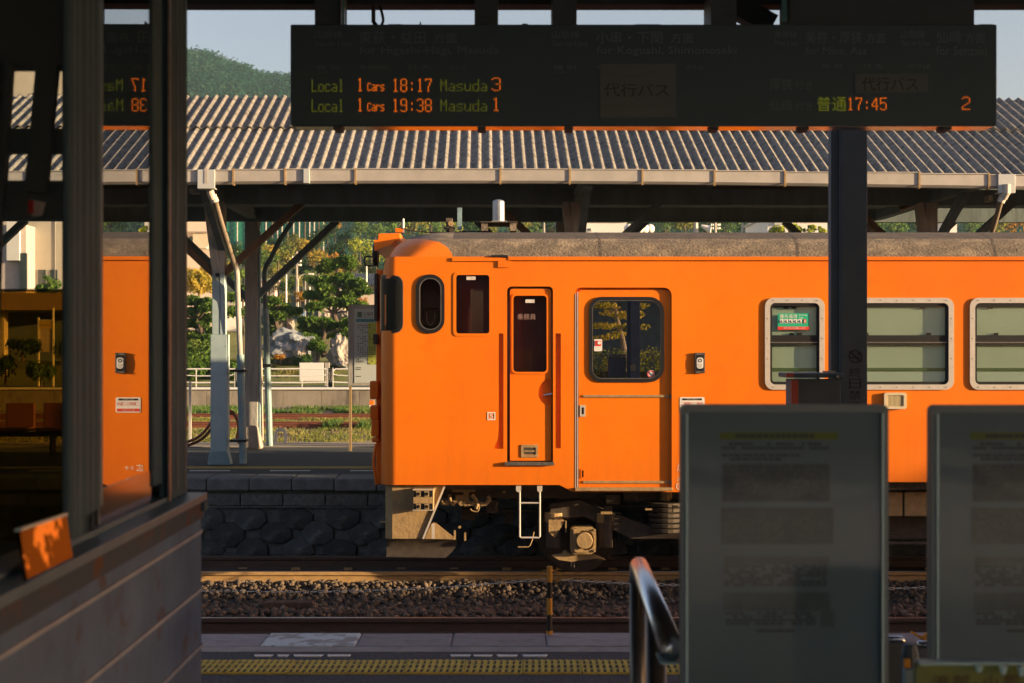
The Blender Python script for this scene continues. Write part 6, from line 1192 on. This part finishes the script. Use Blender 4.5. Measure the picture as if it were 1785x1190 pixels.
# ------------------------------------------------------------------ information boards
def info_board(px0, px1, pyt, d, label, content):
    b = thing('information_board', label, 'board', (X((px0 + px1) / 2, d), d, 0)); x0, x1, zt = X(px0, d), X(px1, d), Z(pyt, d); w = x1 - x0
    MB().prism(rrect(x0, x1, .12, zt, .014), d, d + .035).build('board_core', M['boardframe'], b)
    plate('board_frame', rrect(x0, x1, .12, zt, .014), [rrect(x0 + .017, x1 - .017, .14, zt - .017, .006)], d - .010, d - .0005, M['boardframe'], b, bevel=.003)
    for s in (x0 + .010, x1 - .016): MB().box(s, s + .0045, d - .0135, d - .0105, .13, zt - .02).build('edge_strip', M['boardedge'], b)  # pale strips hold the frame's edge highlight in their colour
    MB().box(x0 + .0175, x1 - .0175, d - .004, d - .0015, .141, zt - .0175).build('poster', M['poster'], b)
    MB().box(x0 + .018, x1 - .018, d - .0095, d - .0088, .142, zt - .018).build('acrylic_cover', M['acrylic'], b)
    for s in (x0 + .05, x1 - .09): MB().box(s, s + .04, d - .2, d + .24, 0, .03).box(s, s + .04, d + .0, d + .035, .03, .12).build('foot', M['nearsteel'], b)
    e = d - .0045
    def r(a, c, e0, f0, m='posterink', nm='printed_table'): MB().box(X(a, d), X(c, d), e - .0006, e, Z(f0, d), Z(e0, d)).build(nm, M[m], b)
    ox = px0 - 1187; r(1254 + ox, 1460 + ox, 753, 766, 'postergreen', 'green_band'); tx = MB(); rr = random.Random(3)
    def bars(a, c, e0, f0, rows, cell, fill=.75, hgt=.62):
        st_ = (f0 - e0) / rows
        for j in range(rows):
            x = a
            while x < c:
                w_ = rr.uniform(.6, 1.6) * cell
                if rr.random() < fill: tx.box(X(x, d), X(min(x + w_ * .8, c), d), e - .0022, e - .0016, Z(e0 + j * st_ + st_ * hgt, d), Z(e0 + j * st_, d))
                x += w_
    bars(1281 + ox, 1424 + ox, 756, 763, 1, 8, .9, .9); bars(1258 + ox, 1444 + ox, 771, 785, 2, 6); bars(1258 + ox, 1395 + ox, 791, 804, 2, 10)
    for (a, c, e0, f0) in ((1258, 1446, 808, 874), (1256, 1452, 884, 948)):
        r(a + ox, c + ox, e0, f0); bars(a + 2 + ox, c - 2 + ox, e0 + 2, f0 - 2, 16, 4.5, .7)
    r(1262 + ox, 1444 + ox, 969, 982); bars(1262 + ox, 1440 + ox, 984, 1022, 7, 9); r(1260 + ox, 1446 + ox, 1032, 1064); bars(1264 + ox, 1420 + ox, 1066, 1090, 4, 9); r(1430 + ox, 1454 + ox, 1064, 1092); bars(1318 + ox, 1384 + ox, 1096, 1101, 1, 5, .95, .9)
    tx.build('printed_lines', M['posterink2'], b); return b
M['posterink2'] = mat('poster_dark_print', (.045, .06, .07), rough=.5, coat=.6)
info_board(1187, 1547, 705, 3.3, 'grey-framed information board on feet, the nearer middle one beside the handrail', 0)
info_board(1623, 1990, 706, 3.35, 'grey-framed information board cut by the right picture edge', 1)
gn = thing('green_notice', 'low green notice with dark brown lettering at the bottom right corner', 'sign', (X(1700, 2.7), 2.7, 0)); g0 = 2.7
MB().prism(rrect(X(1597, g0), X(1785 + 120, g0), .75, Z(1156, g0), .012), g0, g0 + .02).build('notice_panel', M['greensign'], gn, bevel=.002); MB().box(X(1600, g0), X(1785 + 110, g0), g0 - .012, g0 + .022, Z(1157, g0), Z(1152.5, g0)).build('top_edge', M['boardedge'], gn, bevel=.004)
for p in (1702, 1744, 1776): MB().tube([(X(p, g0), g0 - .014, Z(1158, g0)), (X(p, g0), g0 - .014, Z(1168 + (p - 1702) * .1, g0))], [.009, .004], 8).build('clip', M['boardedge'], gn, bevel=.001)
for i, (ch_, a, b) in enumerate((('渡', 1626, 1655), ('部', 1660, 1690), ('・', 1693, 1708), ('小', 1712, 1742), ('郡', 1748, 1778))): fit_text('lettering', ch_, a, 1176 if ch_ != '・' else 1190, b, 1204 if ch_ != '・' else 1196, g0 - .003, M['brownink'], gn)
MB().box(X(1640, g0), X(1660, g0), g0, g0 + .03, 0, .75).box(X(1840, g0), X(1860, g0), g0, g0 + .03, 0, .75).build('notice_leg', M['nearsteel'], gn)
# ------------------------------------------------------------------ handrails of the passage
def handrail(pxa, da, pxb, db, py_a, label, r=.030, name='handrail'):
    a = W(pxa, py_a, da); z = a.z; b = V((X(pxb, db), db, z)); h = thing(name, label, 'handrail', (a.x, da, 0))
    MB().tube([b, a - V((0, .05, 0)), a - V((0, .02, .008)), a - V((0, .004, .03)), V((a.x, da, z - .06))], r, 20).build('top_rail', M['steel'], h, smooth=True)
    MB().tube([V((a.x, da, z - .05)), V((a.x, da, 0))], r * .95, 16).build('post', M['steeldim'], h, smooth=True); c = a.lerp(b, .62); MB().tube([V((c.x, c.y, z - .02)), V((c.x, c.y, 0))], r * .95, 16).build('post', M['steeldim'], h, smooth=True)
    MB().box(b.x - .028, b.x + .028, b.y - .01, b.y + .10, z - r - .006, z - r - .0005).build('end_plate', M['boardedge'], h); return h
M['steeldim'] = mat('dull_steel_post', (.10, .10, .10), rough=.35, metal=.6)
handrail(1112, 4.75, 1171, 3.42, 982, 'polished steel handrail left of the middle board, mirroring the railcar')
def ledge_rail(px0, px1, py, d, label):
    h = thing('gate_rail', label, 'handrail', (X((px0 + px1) / 2, d), d, 0), group=None); z = Z(py, d); MB().tube([(X(px0, d), d, z), (X(px1 - 4, d), d, z), (X(px1, d), d, z - .02)], .012, 12).build('top_rail', M['steel'], h, smooth=True)
    MB().box(X(px0, d) , X(px1, d), d - .01, d + .03, 0, z - .01).build('gate_panel', M['nearsteel'], h)
ledge_rail(1520, 1576, 1114, 5.0, 'low dark gate with a steel top rail, left one between the two boards'); ledge_rail(1599, 1650, 1123, 4.8, 'low dark gate with a steel top rail, right one between the two boards')
bt = thing('umbrella_stand', 'small dark stand with a yellow tag between the two gates', 'stand', (X(1586, 4.6), 4.6, 0)); MB().tube([(X(1586, 4.6), 4.6, 0), (X(1586, 4.6), 4.6, Z(1140, 4.6)), (X(1586, 4.6), 4.6, Z(1122, 4.6))], [.03, .03, .02], 12).build('stand_body', M['nearsteel'], bt); MB().box(X(1576, 4.55), X(1586, 4.55), 4.54, 4.56, Z(1163, 4.55), Z(1148, 4.55)).build('tag', M['polestripe'], bt); MB().box(X(1576, 4.55), X(1594, 4.55), 4.53, 4.57, Z(1200, 4.55), Z(1165, 4.55)).build('blue_sleeve', M['pipeblue'], bt)

# ------------------------------------------------------------------ ticket booth at the left; its front is nearly parallel to the view
XB0 = -.902
bo = thing('ticket_booth', 'dark ticket booth with sliding windows and boarded front at the left edge', 'booth', (XB0, 0, 0))
def bd(px): return 2236.0 / (870.0 - px)          # distance along the booth front of a photo column
def bz(px, py): return Z(py, bd(px))
def BB(x0, x1, y0, y1, z0, z1): return MB().box(XB0 + x0, XB0 + x1, y0, y1, z0, z1)
DE = 4.09; DW = 4.09; ZS = 1.24
nb_ = [(1.132, 1.225), (.967, 1.128), (.805, .963), (.643, .801), (.48, .639), (.27, .476), (.06, .266)]
for k, (a, b) in enumerate(nb_):
    y = -1.0
    while y < DE - .01:
        y2 = min(y + 1.9 + .3 * (k % 2), DE); BB(.0, .046, y + .001, y2 - .001, a, b).build('front_board', M['boothpanel'], bo, bevel=.002); y = y2
for (a, b) in zip(nb_, nb_[1:]): BB(.0, .051, -1.0, DE - .002, b[1] - .003, a[0] + .003).build('trim_strip', M['boothgroove'], bo)
BB(-.10, .062, -1.0, DE + .005, ZS - .022, ZS).build('sill', M['boothsill'], bo, bevel=.003); BB(.0465, .054, -1.0, DE, ZS - .07, ZS - .0225).build('sill_apron', mat('rusty_apron', (.07, .09, .12), (.14, .07, .045), scale=9, rough=.85, spec=.1, contrast=(.52, .66)), bo)
BB(.05, .066, DE - .045, DE + .006, ZS - .05, ZS - .0225).build('sill_bracket', M['boothframe'], bo, bevel=.004)
BB(-.03, .04, -1.0, DE, 0, .058).build('plinth', M['nearsteel'], bo)
# corner post, mullion, sashes
BB(-.02, .006, bd(290), DW, ZS, 3.0).build('corner_post', M['boothframe'], bo, bevel=.004); BB(.0065, .012, bd(288), bd(290.5), ZS, 3.0).build('post_bead', M['steelworn'], bo)
BB(-.016, .000, bd(122), bd(150), ZS, 3.0).build('mullion', M['boothframe'], bo, bevel=.004); BB(-.020, -.004, bd(151), bd(182), ZS + .05, 3.0).build('sash_stile', M['boothframe'], bo, bevel=.004); BB(-.004, .001, bd(175), bd(179), ZS + .06, 3.0).build('sash_bead', M['boothsill'], bo, bevel=.001)
BB(-.022, -.006, bd(272), bd(287), ZS + .05, 3.0).build('sash_stile', M['boothframe'], bo, bevel=.004); BB(-.022, -.012, bd(182), bd(272), ZS + .012, 1.335).build('sash_bottom_rail', mat('glossy_sash_rail', (.05, .05, .055), rough=.12, spec=.9, coat=1.0), bo, bevel=.003)
BB(-.07, .004, -1.0, DW, ZS + .0005, ZS + .012).build('sash_track', M['boothsill'], bo); BB(-.016, -.013, bd(180), bd(274), 1.33, 2.95).build('pane', M['glass_booth'], bo)
for p_ in (124, 133, 146, 156, 166, 292, 304, 318): BB(.0065, .0085, bd(p_), bd(p_ + .9), ZS + .02, 3.0).build('frame_bead', M['boothsill'], bo)  # thin lighter beads with the frame's bluish highlights put into their colour
BB(-.06, .0, -1.0, DW, 2.98, 3.10).build('head_rail', M['nearwood'], bo)
BB(-.9, -.10, bd(117), DW, ZS, 3.0).build('inner_board', M['boothin'], bo) if False else None
# booth shell: far end wall with a window, back wall, roof, interior
EW = DE - .05
ex0, ex1, ez0, ez1 = -1.25, -.326, 1.10, Z(125, EW)
plate('end_wall', [(XB0 - 2.6, 0), (XB0 - .03, 0), (XB0 - .03, 3.1), (XB0 - 2.6, 3.1)], [[(XB0 + ex0, ez0), (XB0 + ex1, ez0), (XB0 + ex1, ez1), (XB0 + ex0, ez1)]], EW - .04, EW, M['boothin'], bo)
MB().box(XB0 + ex0, XB0 + ex1, EW - .025, EW - .02, Z(506, EW), ez1).build('end_pane', M['glass_clear'], bo); MB().box(XB0 + ex0, XB0 + ex1, EW - .025, EW - .02, ez0, Z(507, EW)).build('amber_pane', M['glass_amber'], bo)
MB().bar(((X(-8, EW) + .039), EW - .06, Z(120, EW)), ((X(-30, EW) + .039), EW - .06, Z(900, EW)), .03, .10, up=(1, 0, 0)).bar(((X(20, EW) + .039), EW - .06, Z(120, EW)), ((X(4, EW) + .039), EW - .06, Z(385, EW)), .03, .05, up=(1, 0, 0)).bar(((X(95, EW) + .039), EW - .06, Z(120, EW)), ((X(75, EW) + .039), EW - .06, Z(340, EW)), .03, .06, up=(1, 0, 0)).build('window_stay', M['boothin'], bo)
MB().box((X(-60, EW) + .039), (X(118, EW) + .039), EW - .05, EW - .03, Z(272, EW), Z(228, EW)).box((X(-60, EW) + .039), (X(118, EW) + .039), EW - .05, EW - .03, Z(383, EW), Z(318, EW)).build('window_crossbar', M['boothin'], bo); MB().box((X(-20, EW) + .039), (X(118, EW) + .039), EW - .045, EW - .04, Z(508.5, EW), Z(504.5, EW)).build('film_edge', M['boothframe'], bo)
q = MB().prism([(X(78, 3.6), Z(378, 3.6)), (X(74, 3.6), Z(347, 3.6)), (X(100, 3.6), Z(352, 3.6)), (X(93, 3.6), Z(375, 3.6))], 3.6, 3.62).build('card_holder', M['white'], bo, bevel=.003); MB().box(X(73, 3.59), X(81, 3.59), 3.585, 3.595, Z(372, 3.59), Z(349, 3.59)).build('red_card', M['redink'], q)
BB(-2.6, -2.55, -1.0, EW, 0, 3.1).build('back_wall', M['boothin'], bo); BB(-2.6, .0, -1.0, DE, 3.1, 3.16).build('booth_ceiling', M['boothin'], bo); BB(-2.6, .0, -1.05, -1.0, 0, 3.1).build('rear_wall', M['boothin'], bo); BB(-.9, -.10, -1, EW - .1, 1.08, 1.12).build('counter', M['boothin'], bo)
bo.rotation_euler = (0, 0, .00908)
cd = thing('steel_tray', 'small worn steel plate on the booth sill, mirroring the orange railcar', 'plate', (-.874, 2.7, 1.215)); cd.rotation_euler = (0, R(-8.5), 0); 
a_, b_ = 2.566, 2.833; MB().prism([(a_, Z(1013, a_)), (a_, Z(925, a_)), (b_, Z(898, b_)), (b_, Z(972, b_)), ((a_ * .75 + b_ * .25), Z(1020, a_))], -.877, -.871, axis='x').build('plate', mat('scuffed_mirror_steel', (.85, .82, .8), (.04, .04, .04), scale=14, rough=.06, metal=1.0, contrast=(.43, .46), bump=.06, bscale=9), cd)
MB().bar((-.874, a_, Z(925, a_) + .003), (-.874, b_, Z(898, b_) + .003), .012, .005).build('top_rim', M['boardedge'], cd); MB().box(-.93, -.8765, a_ + .05, b_ - .05, 1.205, 1.225).build('bracket', M['nearsteel'], cd)
